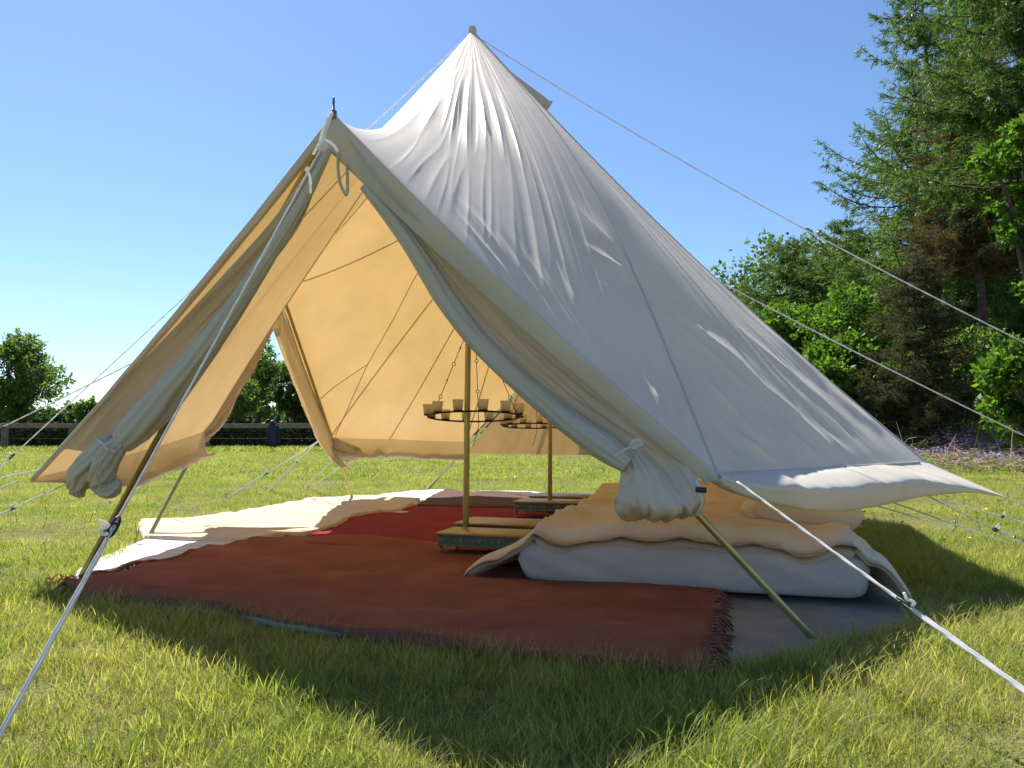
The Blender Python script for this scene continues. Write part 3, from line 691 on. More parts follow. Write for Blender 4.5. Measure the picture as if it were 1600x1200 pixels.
# ------------------------------------------------------------------ rugs and groundsheet
def poly_fill(poly, step):
    """points of a fine grid inside a polygon -> closed slab mesh via clipped triangulation"""
    import bmesh
    bm = bmesh.new(); vs = [bm.verts.new((p[0], p[1], 0)) for p in poly]; f = bm.faces.new(vs)
    xs = [p[0] for p in poly]; ys = [p[1] for p in poly]
    for ax, lo, hi in ((0, min(xs), max(xs)), (1, min(ys), max(ys))):
        k = lo + step
        while k < hi:
            no = (1, 0, 0) if ax == 0 else (0, 1, 0); co = (k, 0, 0) if ax == 0 else (0, k, 0)
            bmesh.ops.bisect_plane(bm, geom=bm.verts[:] + bm.edges[:] + bm.faces[:], plane_co=co, plane_no=no, dist=1e-5); k += step
    return bm
def rug(name, px, mt, z0, label, cat='rug', thick=.007, step=.05, wav=.006, seed=0.0, rough_edge=.006, wave_dir=(.3, .95), fringe=None, folds=()):
    import bmesh
    pts = [on_ground(*p)[:2] for p in px]
    # resample the outline with a slightly irregular edge
    out = []
    for a, b in zip(pts, pts[1:] + pts[:1]):
        L = np.linalg.norm(b - a); n = max(1, int(L / .06))
        for i in range(n):
            p = a + (b - a) * i / n; q = np.array([-(b - a)[1], (b - a)[0]]) / (L + 1e-9)
            out.append(p + q * rough_edge * mnoise.noise(Vector((p[0] * 9, p[1] * 9, seed))))
    bm = poly_fill(out, step)
    if sum(f.normal.z for f in bm.faces) < 0: bmesh.ops.reverse_faces(bm, faces=bm.faces[:])
    def h(x, y):
        a = x * wave_dir[0] + y * wave_dir[1]; b = -x * wave_dir[1] + y * wave_dir[0]
        w = mnoise.noise(Vector((a * 5.5, b * 1.3, seed))) + .5 * mnoise.noise(Vector((a * 12, b * 2.2, seed + 4))) + .35
        zf = 0.0
        for (fx, fy, gx, gy, wd, ht) in folds:
            A = np.array([fx, fy]); B = np.array([gx, gy]); d = B - A; L = np.linalg.norm(d); d = d / L; q = np.array([x, y]) - A
            u = q @ d; v = q @ np.array([-d[1], d[0]])
            if 0 < u < L: zf += ht * math.exp(-(v / wd) ** 2) * math.sin(math.pi * u / L)
        return z0 + max(-.2, w) * wav + zf
    for v in bm.verts: v.co.z = h(v.co.x, v.co.y)
    bmesh.ops.translate(bm, verts=bm.verts, vec=(0, 0, thick))
    be = [e for e in bm.edges if len(e.link_faces) == 1]
    r_ = bmesh.ops.extrude_edge_only(bm, edges=be)
    for v in [g_ for g_ in r_['geom'] if isinstance(g_, bmesh.types.BMVert)]: v.co.z = .002
    c = np.mean(pts, 0); bmesh.ops.translate(bm, verts=bm.verts, vec=(-c[0], -c[1], 0))
    me = bpy.data.meshes.new(name); bm.to_mesh(me); bm.free(); me.materials.append(mt)
    me.polygons.foreach_set('use_smooth', [True] * len(me.polygons))
    root = thing(name, label, cat, (c[0], c[1], 0))
    obj('cloth', me, root)
    if fringe:
        mb = MB()
        for (a, b, ln, cnt) in fringe:
            a, b = on_ground(*a), on_ground(*b); d = b - a; L = np.linalg.norm(d); d = d / L; q = np.array([d[1], -d[0], 0])
            for i in range(cnt):
                p = a + d * L * (i + .5 * random.random()) / cnt; l = ln * random.uniform(.6, 1.25); sk = d * random.uniform(-.5, .5) * l
                zb = h(p[0], p[1]) + thick * .6
                pp = [p - q * .02 + Z * zb, p + q * l * .4 + Z * (zb + .004), p + q * l + sk + Z * (z0 * .5 + .003 + random.random() * .006)]
                mb.tube([x - np.array([c[0], c[1], 0]) for x in pp], [.006, .0055, .0035], 5)
        mb.build('fringe', mt, root, kind='stuff')
    return out
MASKS = []
gs = [(150, 936), (205, 946), (330, 960), (436, 982), (540, 997), (650, 1015), (800, 1030), (950, 1046), (1120, 1062), (1190, 1052), (1262, 1036), (1330, 1014), (1400, 1003), (1448, 990), (1440, 965), (1402, 930), (1330, 880), (1235, 842), (1130, 812), (1000, 785), (840, 771), (700, 770), (560, 782), (330, 826), (225, 855)]
MASKS.append(rug('groundsheet', gs, M['tarp'], .004, 'grey groundsheet lying under the rugs, bare at its corner by the bed', 'groundsheet', thick=.003, wav=.012, seed=1, rough_edge=.02))
wl = [(113, 917), (122, 897), (160, 876), (205, 857), (232, 846), (290, 846), (420, 846), (400, 870), (330, 880), (250, 905), (180, 915)]
MASKS.append(rug('cotton_rug', wl, M['white'], .012, 'white striped cotton rug at the tent corner, half in sunlight', seed=3, wav=.008))
wb_ = [(566, 792), (582, 781), (594, 775), (640, 770), (697, 767), (705, 772), (690, 800), (620, 806)]
MASKS.append(rug('cotton_rug', wb_, M['white'], .012, 'white cotton rug showing past the sand rug by the back of the tent', seed=5, wav=.008))
ws_ = [(700, 775), (735, 771), (765, 769), (830, 770), (860, 774), (840, 790), (720, 790)]
MASKS.append(rug('cotton_rug', ws_, M['white'], .010, 'narrow strip of white cotton rug behind the far low table', seed=6, wav=.006))
cr_ = [(480, 838), (525, 826), (552, 811), (622, 803), (652, 794), (714, 793), (830, 793), (905, 800), (900, 830), (860, 862), (700, 872), (480, 862)]
MASKS.append(rug('crimson_rug', cr_, M['crimson'], .016, 'crimson wool rug between the sand rug and the low tables', seed=7, wav=.010))
sd = [(214, 830), (222, 822), (236, 818), (280, 817), (325, 815), (375, 806), (428, 797), (476, 787), (520, 783), (557, 781), (610, 783), (656, 786), (650, 795), (622, 804), (585, 808), (552, 812), (526, 828), (486, 840), (447, 843), (425, 849), (379, 852), (300, 850), (224, 847)]
MASKS.append(rug('sand_rug', sd, M['sand'], .030, 'pale sand wool rug lying in the sun by the side door', seed=9, wav=.020, thick=.010, rough_edge=.02))
bb = [(652, 796), (672, 782), (697, 770), (730, 774), (770, 773), (808, 774), (850, 778), (905, 785), (905, 800), (803, 798), (714, 797)]
MASKS.append(rug('brown_blanket', bb, M['brownrug'], .032, 'brown striped blanket behind the near low tables', 'blanket', seed=12, wav=.012))
rd = [(106, 930), (113, 919), (165, 910), (219, 897), (265, 884), (307, 869), (346, 861), (382, 855), (430, 846), (447, 843), (470, 846), (490, 850), (541, 849), (590, 852), (655, 855), (720, 858), (800, 862), (900, 880), (1000, 900), (1118, 930), (1117, 965), (1110, 1064), (950, 1046), (800, 1031), (650, 1015), (520, 994), (430, 979), (330, 957), (205, 946), (135, 942)]
MASKS.append(rug('rust_rug', rd, M['red'], .022, 'large rust red wool rug with a fringed end across the tent front', seed=15, wav=.028, thick=.010,
    fringe=[((1108, 1064), (1117, 940), .060, 46), ((112, 920), (106, 930), .05, 8), ((300, 873), (125, 915), .02, 60)]))
mb = MB(); 
for i in range(14):
    p = on_ground(random.uniform(76, 112), random.uniform(908, 926)); q = p + np.array([random.uniform(-.06, .06), random.uniform(-.04, .04), 0])
    mb.tube(smooth_path([p + Z * .02, (p + q) / 2 + Z * random.uniform(.02, .045), q + Z * .015], 3), .005, 5)
tag(mb.build('loose_fringe', M['red']), 'tangle of rust red rug fringe on the grass by the left door pole', 'fringe')

# ------------------------------------------------------------------ low tables
M['tabletop'] = pbr('lacquered_top', (.24, .15, .05), .36, noise_sc=14, amt=.25, coat=.12)
M['teal'] = pbr('teal_paint', (.045, .105, .095), .5, noise_sc=30, amt=.35)
M['ochre'] = pbr('ochre_paint', (.42, .20, .03), .45); M['redp'] = pbr('red_paint', (.30, .03, .03), .45); M['greenp'] = pbr('green_paint', (.10, .16, .05), .45)
def low_table(corner, w, d, label):
    c = np.asarray(corner, float); root = thing('low_table', label, 'table', (c + V * w / 2 + U * d / 2) * np.array([1, 1, 0]) + Z * .03, math.atan2(V[1], V[0]), 'painted low tables round the tent poles')
    h = .150 - .03 + .005
    mb = MB(); mb.box((0, 0, h - .007), (w + .02, d + .02, .014), 0, None, .004); mb.build('tabletop', M['tabletop'], root)
    mb = MB(); mb.box((0, -d / 2 + .006, h - .040), (w - .03, .012, .050)); mb.box((0, d / 2 - .006, h - .040), (w - .03, .012, .050)); mb.box((-w / 2 + .006, 0, h - .040), (.012, d - .03, .050)); mb.box((w / 2 - .006, 0, h - .040), (.012, d - .03, .050)); mb.build('apron', M['teal'], root, False)
    mb = MB(); mb.box((0, -d / 2 - .001, h - .064), (w, .010, .007), 0, None, .002); mb.box((-w / 2 - .001, 0, h - .064), (.010, d, .007), 0, None, .002); mb.build('beading', M['greenp'], root)
    k = int(w / .035); mb = MB()
    for i in range(k):
        x = -w / 2 + .03 + (w - .06) * i / (k - 1); mm = i % 3
        for q in range(5):
            t = q / 5 * 2 * math.pi + i; mb.box((x + .006 * math.cos(t), -d / 2 - .0012, h - .036 + .006 * math.sin(t)), (.007, .003, .005), mm)
        mb.box((x, -d / 2 - .0022, h - .036), (.004, .003, .004), (mm + 1) % 3)
    for i in range(int(d / .045)):
        y = -d / 2 + .03 + i * .045; mb.box((-w / 2 - .0012, y, h - .036), (.003, .010, .008), i % 3)
    mb.build('painted_motif', [M['ochre'], M['redp'], M['greenp']], root, False, kind='stuff')
    for sx in (-1, 1):
        for sy in (-1, 1):
            mb = MB(); mb.lathe([(.010, 0), (.013, .004), (.012, .016), (.009, .018), (.008, .030), (.014, .033), (.013, .042), (.009, .045), (.009, .054), (.016, .058), (.016, h - .014)], (sx * (w / 2 - .016), sy * (d / 2 - .016), 0), 12, 0, [1, 1, 0, 0, 1, 1, 2, 0, 0, 0]); mb.build('leg', [M['teal'], M['ochre'], M['redp']], root)
def corner_at(px, py, z=.155): return on_ground(px, py, z)
low_table(corner_at(683, 832), .55, .26, 'painted low table in front of the near tent pole, one turned leg showing')
low_table(corner_at(711, 816.5), .50, .32, 'painted low table just behind the near tent pole')
low_table(corner_at(803, 783), .55, .30, 'painted low table in front of the far tent pole')
low_table(corner_at(828, 774.5), .50, .34, 'painted low table just behind the far tent pole')

# ------------------------------------------------------------------ bed
BO = np.array([0.005, 3.50, 0.0]); BW, BD, BH = 1.46, 1.92, .185
def bed_pt(a, b, z): return BO + V * a + U * b + Z * z
root = thing('mattress', 'thick futon mattress in a pale grey cover on the rugs under the right side', 'mattress', bed_pt(BW / 2, BD / 2, 0))
def mattress():
    nu, nv = 90, 36; rows = []
    # cross-section round the outline: superellipse loop at several heights
    P = []
    prof = []
    for k in range(15):
        t = k / 14; ang = t * math.pi; zz = .03 + BH / 2 * (1 - math.cos(ang)); ins = .075 * (1 - math.sin(ang) ** .6); prof.append((zz, ins))
    n = 160
    for (zz, ins) in prof:
        row = []
        for i in range(n):
            t = i / n * 4; e = int(t); f = t - e; rr = .09
            if e == 0: a, b = f * BW, 0
            elif e == 1: a, b = BW, f * BD
            elif e == 2: a, b = BW * (1 - f), BD
            else: a, b = 0, BD * (1 - f)
            ca, cb = a - BW / 2, b - BD / 2
            k = (abs(ca / (BW / 2)) ** 26 + abs(cb / (BD / 2)) ** 26) ** (-1 / 26); ca *= k; cb *= k
            ca *= (BW / 2 - ins) / (BW / 2); cb *= (BD / 2 - ins) / (BD / 2)
            wr = .015 * mnoise.noise(Vector((ca * 5 + zz * 10, cb * 5, zz * 6))) + .017 * mnoise.noise(Vector((ca * 16 + zz * 46, cb * 14, zz * 8))) * (1.0 if zz > .12 else .5) + .011 * mnoise.noise(Vector((ca * 30 - zz * 60, cb * 30, zz * 14))) * (1.0 if zz > .10 else .3)
            nrm = np.array([ca, cb]) / (np.hypot(ca, cb) + 1e-9)
            zz2 = zz + (.012 * mnoise.noise(Vector((ca * 3, cb * 3, 2))) if zz > .1 else 0)
            row.append(bed_pt(ca + BW / 2 + nrm[0] * wr, cb + BD / 2 + nrm[1] * wr, zz2) - bed_pt(BW / 2, BD / 2, 0))
        P.append(row)
    vs = [p for r_ in P for p in r_]; m_ = len(P)
    fs = [(i * n + k, i * n + (k + 1) % n, (i + 1) * n + (k + 1) % n, (i + 1) * n + k) for i in range(m_ - 1) for k in range(n)]
    top = len(vs); vs.append(np.array([0, 0, BH + .035])); fs += [((m_ - 1) * n + k, (m_ - 1) * n + (k + 1) % n, top) for k in range(n)]
    fs.append(tuple(range(n - 1, -1, -1)))
    return new_mesh('cover', vs, fs, M['sheet'])
obj('cover', mattress(), root)

def duvet():
    """thick quilt: closed sheet, thin at its rim, draped over the mattress"""
    top0 = BH + .058; th = .105
    nu, nv = 150, 130
    A = np.linspace(-.30, BW + .34, nu); Bv = np.linspace(-.015, BD + .05, nv)
    U_ = []; Dn = []
    for i, a in enumerate(A):
        ru = []; rd_ = []
        for j, b in enumerate(Bv):
            nz = mnoise.noise(Vector((a * 2.3, b * 2.3, 1))) ; nz2 = mnoise.noise(Vector((a * 6, b * 6, 5))); nz3 = mnoise.noise(Vector((a * 11 + 2 * b, b * 9, 8)))
            zc = top0 + .03 * nz + .020 * nz2 + .010 * nz3 + .010 * mnoise.noise(Vector((a * 5 + b * 14, b * 4 - a * 9, 11))) + .012 * (1 - abs(mnoise.noise(Vector((a * 4 - b * 5, b * 3 + a * 2, 31)))) * 3) * (.5 + .5 * nz)
            # quilting humps along the front hem
            zc += .018 * math.sin(a * 11 + 2.6 * math.sin(a * 4.3) + 1.5 * nz) * math.exp(-b / .22) + .010 * mnoise.noise(Vector((a * 14, b * 5, 21))) * math.exp(-b / .3) - .014 * math.exp(-b / .08)
            # pillows pushed under the far end
            zc += .075 * math.exp(-((b - BD + .25) / .30) ** 2) * (1 if .02 < a < BW else .3)
            zc += .02 * math.exp(-((a - 1.0) / .3) ** 2 - ((b - .8) / .4) ** 2)
            aa = a; bb_ = b - .02 * mnoise.noise(Vector((a * 4, 0, 3))) * math.exp(-b / .1)
            # left side: slopes off to the rug
            l = max(0., .10 - a); 
            if l > 0:
                s_ = l / .40; zc = zc * (1 - s_) ** .9 + .045 * s_ ** .9; zc = zc - .05 * math.sin(math.pi * s_) * (1 - s_) + .02 * math.sin(math.pi * s_)
                aa = .10 - l * (.70 + .12 * math.cos(b * 7)); aa += .015 * math.sin(b * 13) * s_
            r2 = max(0., a - BW + .06)
            if r2 > 0:
                s_ = min(1, r2 / .40); fl = .34 + .16 * math.exp(-b / .25); zc = zc * (1 - s_) + .05 * s_ + .035 * math.sin(math.pi * s_); aa = BW - .06 + r2 * fl; aa += .02 * math.sin(b * 11) * s_
            ea = min(i, nu - 1 - i) / nu * (A[-1] - A[0]); eb = min(j, nv - 1 - j) / nv * (Bv[-1] - Bv[0]); e = min(ea, eb)
            k = min(1, e / .065); half = th / 2 * math.sqrt(max(0, 1 - (1 - k) ** 2)) * (1 if l <= 0 and r2 <= 0 else .45) + .002
            zc = max(zc, half + .03)
            ru.append(bed_pt(aa, bb_, zc + half)); rd_.append(bed_pt(aa, bb_, zc - half))
        U_.append(ru); Dn.append(rd_)
    U_ = np.array(U_).reshape(-1, 3); Dn = np.array(Dn).reshape(-1, 3); nn = nu * nv
    f = grid_faces(nu, nv); fb = f[:, ::-1] + nn; side = []
    for i in range(nu - 1):
        side.append((i * nv, (i + 1) * nv, (i + 1) * nv + nn, i * nv + nn)[::-1]); side.append((i * nv + nv - 1, (i + 1) * nv + nv - 1, (i + 1) * nv + nv - 1 + nn, i * nv + nv - 1 + nn))
    for j in range(nv - 1):
        side.append((j, j + 1, j + 1 + nn, j + nn)); side.append(((nu - 1) * nv + j, (nu - 1) * nv + j + 1, (nu - 1) * nv + j + 1 + nn, (nu - 1) * nv + j + nn)[::-1])
    v = np.concatenate([U_, Dn]); q = np.concatenate([f, fb, np.array(side)])
    return fast_mesh('duvet', v - bed_pt(BW / 2, BD / 2, 0), q, M['duvet'], True)
o = obj('duvet', duvet(), None, bed_pt(BW / 2, BD / 2, 0)); tag(o, 'rumpled cream duvet spread over the futon mattress, its corner hanging to the rug', 'duvet')
def pillow(c, w, d, h, rot, label):
    n = 30; vs = []; 
    for sgn in (1, -1):
        for i in range(n + 1):
            for j in range(n + 1):
                x, y = i / n * 2 - 1, j / n * 2 - 1; k = (1 - x ** 4) * (1 - y ** 4); px_ = x * (1 - .10 * (1 - abs(x)) * y * y) ; zz = sgn * h / 2 * max(0, k) ** .5
                kk_ = min(1, max(0, k) * 4); zz += .012 * mnoise.noise(Vector((x * 2, y * 2, 5))) + kk_ * (.008 * mnoise.noise(Vector((x * 3, y * 3, sgn))) + .006 * mnoise.noise(Vector((x * 8, y * 8, sgn))))
                vs.append((x * w / 2 * (1 - .06 * y * y), y * d / 2 * (1 - .08 * x * x), zz))
    f1 = grid_faces(n + 1, n + 1); q = np.concatenate([f1, f1[:, ::-1] + (n + 1) ** 2])
    o = obj('pillow', fast_mesh('pillow', np.array(vs), q, M['duvet'], True), None, c); o.rotation_euler = (R(-8), R(4), rot); tag(o, label, 'pillow')
pillow(bed_pt(1.22, .50, .315), .50, .44, .17, math.atan2(V[1], V[0]) + .15, 'cream pillow lying on the near right end of the bed')

# ------------------------------------------------------------------ chandeliers
M['cup'] = None
M['cup'] = cloth_mat('frosted_glass', (.80, .76, .68), (.95, .92, .84), .68, bump=.05, mott=.04)
M['wax'] = pbr('candle_wax', (.62, .58, .50), .6)
def chandelier(c, rad, tilt, hook, label):
    c = np.asarray(c, float); root = thing('ring_chandelier', label, 'chandelier', c, 0, 'candle ring chandeliers hanging in the tent')
    root.rotation_euler = (0, 0, 0)
    vdir = c * np.array([1, 1, 0]); vdir = vdir / np.linalg.norm(vdir); sdir = np.array([vdir[1], -vdir[0], 0])
    def rp(t, r_=rad, z=0): 
        p = sdir * math.cos(t) * r_ + vdir * math.sin(t) * r_; return p + Z * (z - tilt * math.sin(t) * r_)
    mb = MB(); mb.tube([rp(2 * math.pi * k / 48) for k in range(49)], .0055, 8, cap=False); mb.build('ring', M['iron'], root)
    for k in range(12):
        t = 2 * math.pi * (k + .35) / 12; p = rp(t, rad)
        mb = MB(); mb.lathe([(.010, .0), (.027, .004), (.028, .012), (.026, .012), (.024, .007)], p + Z * -.002, 14); sc_ = mb.build('candle_holder', M['iron'], root)
        mb = MB(); mb.lathe([(.022, .010), (.026, .013), (.033, .070), (.031, .070), (.0245, .018), (.02, .016)], p, 16, cap=False); mb.build('glass_cup', M['cup'], sc_)
        mb = MB(); mb.lathe([(.018, .017), (.0185, .038), (.004, .039), (.002, .046)], p, 10); mb.build('candle', M['wax'], sc_)
    hk = np.asarray(hook, float) - c
    for t in (math.pi * 1.0 + .55, -.45, math.pi / 2 - .1):
        a = rp(t); d = hk - a; L = np.linalg.norm(d); d = d / L; mb = MB(); k = 0.0; s_ = np.cross(d, Z); s_ /= np.linalg.norm(s_); u_ = np.cross(s_, d)
        mb.tube([a - Z * .01, a, a + d * .02], .003, 6); k = .015; i = 0
        while k < L - .05:      # long rods joined by small round links
            mb.tube([a + d * k, a + d * min(L, k + .085)], .0022, 6); k += .085
            w = s_ if i % 2 else u_
            mb.tube([a + d * (k + .011) + d * .011 * math.cos(q) + w * .010 * math.sin(q) for q in np.linspace(0, 2 * math.pi, 13)], .0022, 6, cap=False); k += .022; i += 1
        mb.tube([a + d * k, hk], .0022, 6); mb.build('chain', M['iron'], root)
    mb = MB(); mb.tube([hk + s_ * .012 * math.cos(q) + Z * .012 * math.sin(q) for q in np.linspace(0, 2 * math.pi, 13)], .003, 6, cap=False); mb.tube([hk + Z * .01, hk - vdir * .1 + Z * .06, hk - vdir * .3 + Z * .07], .003, 6); mb.build('hook', M['iron'], root)
    f = rp(math.pi / 2 - .1); mb = MB(); mb.tube(smooth_path([f, f - Z * .03, f - Z * .07 - sdir * .01, f - Z * .16 - sdir * .035], 4), .002, 6); mb.build('hanging_cord', M['iron'], root)
chandelier(at_depth(741, 651, 4.82), .285, .095, at_depth(742, 488, 4.74), 'near iron ring chandelier of twelve glass candle cups beside the front pole')
chandelier(at_depth(834, 665.5, 6.66), .262, .075, at_depth(838, 540, 6.60), 'far iron ring chandelier of glass candle cups beside the rear pole')

exec_bg = True
# ------------------------------------------------------------------ foliage helpers
def leaves(centers, size, jitter=.5, up=.3, rng=None, aspect=.6, dirs=None, droop=0.0, shape='leaf'):
    """one small folded leaf (2 triangles as a kite quad) at each centre"""
    n = len(centers); rng = rng or RNG
    d = rng.normal(size=(n, 3)) if dirs is None else dirs + rng.normal(size=(n, 3)) * jitter
    d[:, 2] -= droop
    d /= np.linalg.norm(d, axis=1, keepdims=True) + 1e-9
    nn = rng.normal(size=(n, 3)); nn[:, 2] += up * 3
    s = np.cross(d, nn); s /= np.linalg.norm(s, axis=1, keepdims=True) + 1e-9
    L = (size * rng.uniform(.6, 1.3, n))[:, None]; w = L * aspect * .5
    a = centers; bq = centers + d * L * .45 + s * w; c = centers + d * L; e = centers + d * L * .45 - s * w
    v = np.stack([a, bq, c, e], 1).reshape(-1, 3); q = np.arange(4 * n).reshape(-1, 4)
    return v, q
def leaf_object(name, v, q, m, tone, parent=None, loc=None, **k):
    me = fast_mesh(name, v, q, m, False)
    at = me.attributes.new('tone', 'FLOAT', 'FACE'); at.data.foreach_set('value', np.ascontiguousarray(np.clip(tone, 0, 1), np.float32))
    return obj(name, me, parent, loc, **k)
LM = dict(
    hazel=leaf_mat('hazel_leaf', [(.055, .105, .015), (.09, .17, .022), (.15, .25, .04)], 1.25, .5),
    larch=leaf_mat('larch_needle', [(.065, .11, .03), (.10, .16, .04), (.15, .22, .055)], 1.15, .4),
    larch2=leaf_mat('pale_larch_needle', [(.055, .095, .024), (.085, .14, .034), (.13, .195, .05)], 1.15, .42),
    dusk=leaf_mat('dull_spruce', [(.055, .055, .032), (.085, .08, .045), (.11, .115, .055)], 1.0, .3, .85, .08),
    dead=leaf_mat('dry_spruce', [(.11, .082, .05), (.17, .122, .072), (.15, .14, .07)], .9, .25, .85, .08),
    oak=leaf_mat('oak_leaf', [(.075, .12, .03), (.12, .18, .042), (.18, .25, .065)], 1.25, .48),
    hedge=leaf_mat('hedge_leaf', [(.04, .07, .025), (.06, .10, .032), (.09, .135, .045)], 1.1, .4),
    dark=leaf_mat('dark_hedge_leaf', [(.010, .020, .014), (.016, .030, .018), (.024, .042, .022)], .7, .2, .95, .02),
)
M['bark'] = pbr('bark', (.085, .06, .045), .95, noise_sc=9, amt=.5, bump=1.0, bump_sc=30)
def branch_pts(a, b, sag, n=5):
    a, b = np.asarray(a, float), np.asarray(b, float); return [a + (b - a) * t + Z * sag * 4 * t * (1 - t) for t in np.linspace(0, 1, n)]
def broadleaf(name, base, h, rx, nleaf, lsz, m, label, cat, seed, trunk_h=.25, lobes=16, ry=None, flat=.75, group=None, low=.12):
    rng = np.random.default_rng(seed); base = np.asarray(base, float); ry = ry or rx
    root = thing(name, label, cat, base, 0, group); mb = MB()
    tr = h * .022 + .02
    mb.tube(smooth_path([(0, 0, -.1), (.02 * h, 0, h * .2), (-.01 * h, .02 * h, h * .45), (0, 0, h * .75)], 4), cr_resample(np.array([tr * 1.3, tr, tr * .7, tr * .2]), 13, 0), 9)
    cs = []; 
    for i in range(lobes):
        for _ in range(50):
            p = rng.uniform(-1, 1, 3)
            if .12 < np.linalg.norm(p) < 1: break
        zc = h * (low + (1 - low) * (.5 + .5 * p[2] * .86)); wide = math.sqrt(max(.12, 1 - (p[2]) ** 2 * .75)); 
        c = np.array([p[0] * rx * .78 * wide, p[1] * ry * .78 * wide, zc]); r_ = rng.uniform(.22, .40) * min(rx, h * .6)
        cs.append((c, r_)); mb.tube(smooth_path(branch_pts((0, 0, min(zc * .75, h * .6) * rng.uniform(.55, 1)), c, -.03 * h, 4), 2), cr_resample(np.array([tr * .55, tr * .35, tr * .12]), 7, 0), 5)
    mb.build('trunk', M['bark'], root)
    P = []; D = []
    wts = np.array([r_ ** 2 for _, r_ in cs]); cnt = (wts / wts.sum() * nleaf).astype(int)
    for (c, r_), k in zip(cs, cnt):
        # leafy sprays: several twigs per lobe, leaves along each twig
        nt_ = max(6, k // 14); d = rng.normal(size=(nt_, 3)); d /= np.linalg.norm(d, axis=1, keepdims=True); d[:, 2] = d[:, 2] * flat + .1
        start = c + d * r_ * .25; end = c + d * r_ * rng.uniform(.75, 1.25, (nt_, 1))
        ti = rng.integers(0, nt_, k); t = rng.uniform(0.1, 1, (k, 1)) ** .6
        p = start[ti] * (1 - t) + end[ti] * t + rng.normal(size=(k, 3)) * r_ * .07; P.append(p); D.append(d[ti] * .8 + rng.normal(size=(k, 3)) * .5)
    P = np.concatenate(P); D = np.concatenate(D); P[:, 2] = np.maximum(P[:, 2], .04)
    v, q = leaves(P, lsz, .5, .35, rng, .62, D)
    tone = rng.normal(.5, .22, len(q)) 
    leaf_object('crown', v, q, LM[m], tone, root)
    return root
def conifer(name, base, h, rmax, m, label, seed, nwh=34, per=5, lean=0.0, bare=.12, sprig=.20, dens=1.0, curve=.10, droop=.35, group=None, topw=.0, cat='conifer'):
    """larch or spruce: whorls of branches that sweep out and up, twigs hanging from them, needles in small tufts"""
    rng = np.random.default_rng(seed); base = np.asarray(base, float); root = thing(name, label, cat, base, 0, group)
    mb = MB(); tr = h * .011 + .04
    tp = [np.array([lean * (z / h) ** 2 * h + .01 * h * math.sin(z * .8), .01 * h * math.cos(z * .7), z]) for z in np.linspace(-.1, h, 14)]
    mb.tube(tp, [tr * (1 - .93 * i / 13) for i in range(14)], 9)
    tpa = np.array(tp); P = []; D = []
    for w in range(nwh):
        f = bare + (1 - bare) * (w + rng.uniform(-.3, .3)) / nwh; f = min(.985, max(bare * .8, f)); z = f * h
        c = np.array([np.interp(z, tpa[:, 2], tpa[:, k]) for k in range(3)])
        L0 = rmax * max(.05, (1 - f) ** .8 * (1 if f > .3 else .7 + f) + topw)
        for k in range(per):
            az = rng.uniform(0, 2 * math.pi); L = L0 * rng.uniform(.55, 1.2); rise = rng.uniform(-.05, .25) * L
            n = 6; bp = []
            for i in range(n + 1):
                t = i / n; bp.append(c + np.array([math.cos(az + .25 * t), math.sin(az + .25 * t), 0]) * L * t + Z * (rise * t - curve * L * 4 * t * (1 - t) + curve * L * t * t))
            mb.tube(bp, [tr * .22 * (1 - .85 * i / n) * (1 - .6 * f) + .004 for i in range(n + 1)], 4, cap=False)
            bpa = np.array(bp); nt_ = int(max(6, L * 13))
            for q in range(nt_):
                t = rng.uniform(.15, 1.0); x = t * n; i0 = min(n - 1, int(x)); p = bpa[i0] * (1 - x + i0) + bpa[i0 + 1] * (x - i0)
                out_ = (bpa[i0 + 1] - bpa[i0]); out_ /= np.linalg.norm(out_); sd_ = np.cross(out_, Z) * rng.choice([-1, 1]); tl = rng.uniform(.15, .55) * (.35 + .25 * L) * (1.15 - .5 * t)
                dv = out_ * rng.uniform(.3, .9) + sd_ * rng.uniform(.2, 1.0) + Z * (-droop * rng.uniform(.3, 1.6)); dv /= np.linalg.norm(dv)
                m_ = max(4, int(tl / sprig * 4.4 * dens)); tt = rng.uniform(0, 1, (m_, 1)); pp = p + dv * tl * tt - Z * (tt ** 2) * tl * droop * .3
                P.append(pp + rng.normal(size=(m_, 3)) * .025); D.append(np.repeat(dv[None], m_, 0) + rng.normal(size=(m_, 3)) * .55)
            m_ = int(L / sprig * 1.6 * dens) + 2; tt = rng.uniform(.1, 1, m_); x = tt * n; i0 = np.minimum(n - 1, x.astype(int)); fr = (x - i0)[:, None]
            P.append(bpa[i0] * (1 - fr) + bpa[i0 + 1] * fr); D.append(rng.normal(size=(m_, 3)) * .7 + (bpa[-1] - bpa[0]) / max(L, .1))
    mb.build('trunk', M['bark'], root)
    P = np.concatenate(P); D = np.concatenate(D)
    # a tuft is two thin needles bundles crossing
    v1, q1 = leaves(P, sprig, .35, .1, rng, .17, D); v2, q2 = leaves(P, sprig * .8, .6, .1, rng, .17, D)
    v = np.concatenate([v1, v2]); q = np.concatenate([q1, q2 + len(v1)])
    leaf_object('crown', v, q, LM[m], rng.normal(.5, .25, len(q)), root)
    return root
def gpt(px, Y):
    x = (px - 800) / FPX * Y; return np.array([x, Y, float(ground_z(x, Y))])
def hgt(py, Y): return CAM_Z + (672 - py) / FPX * Y

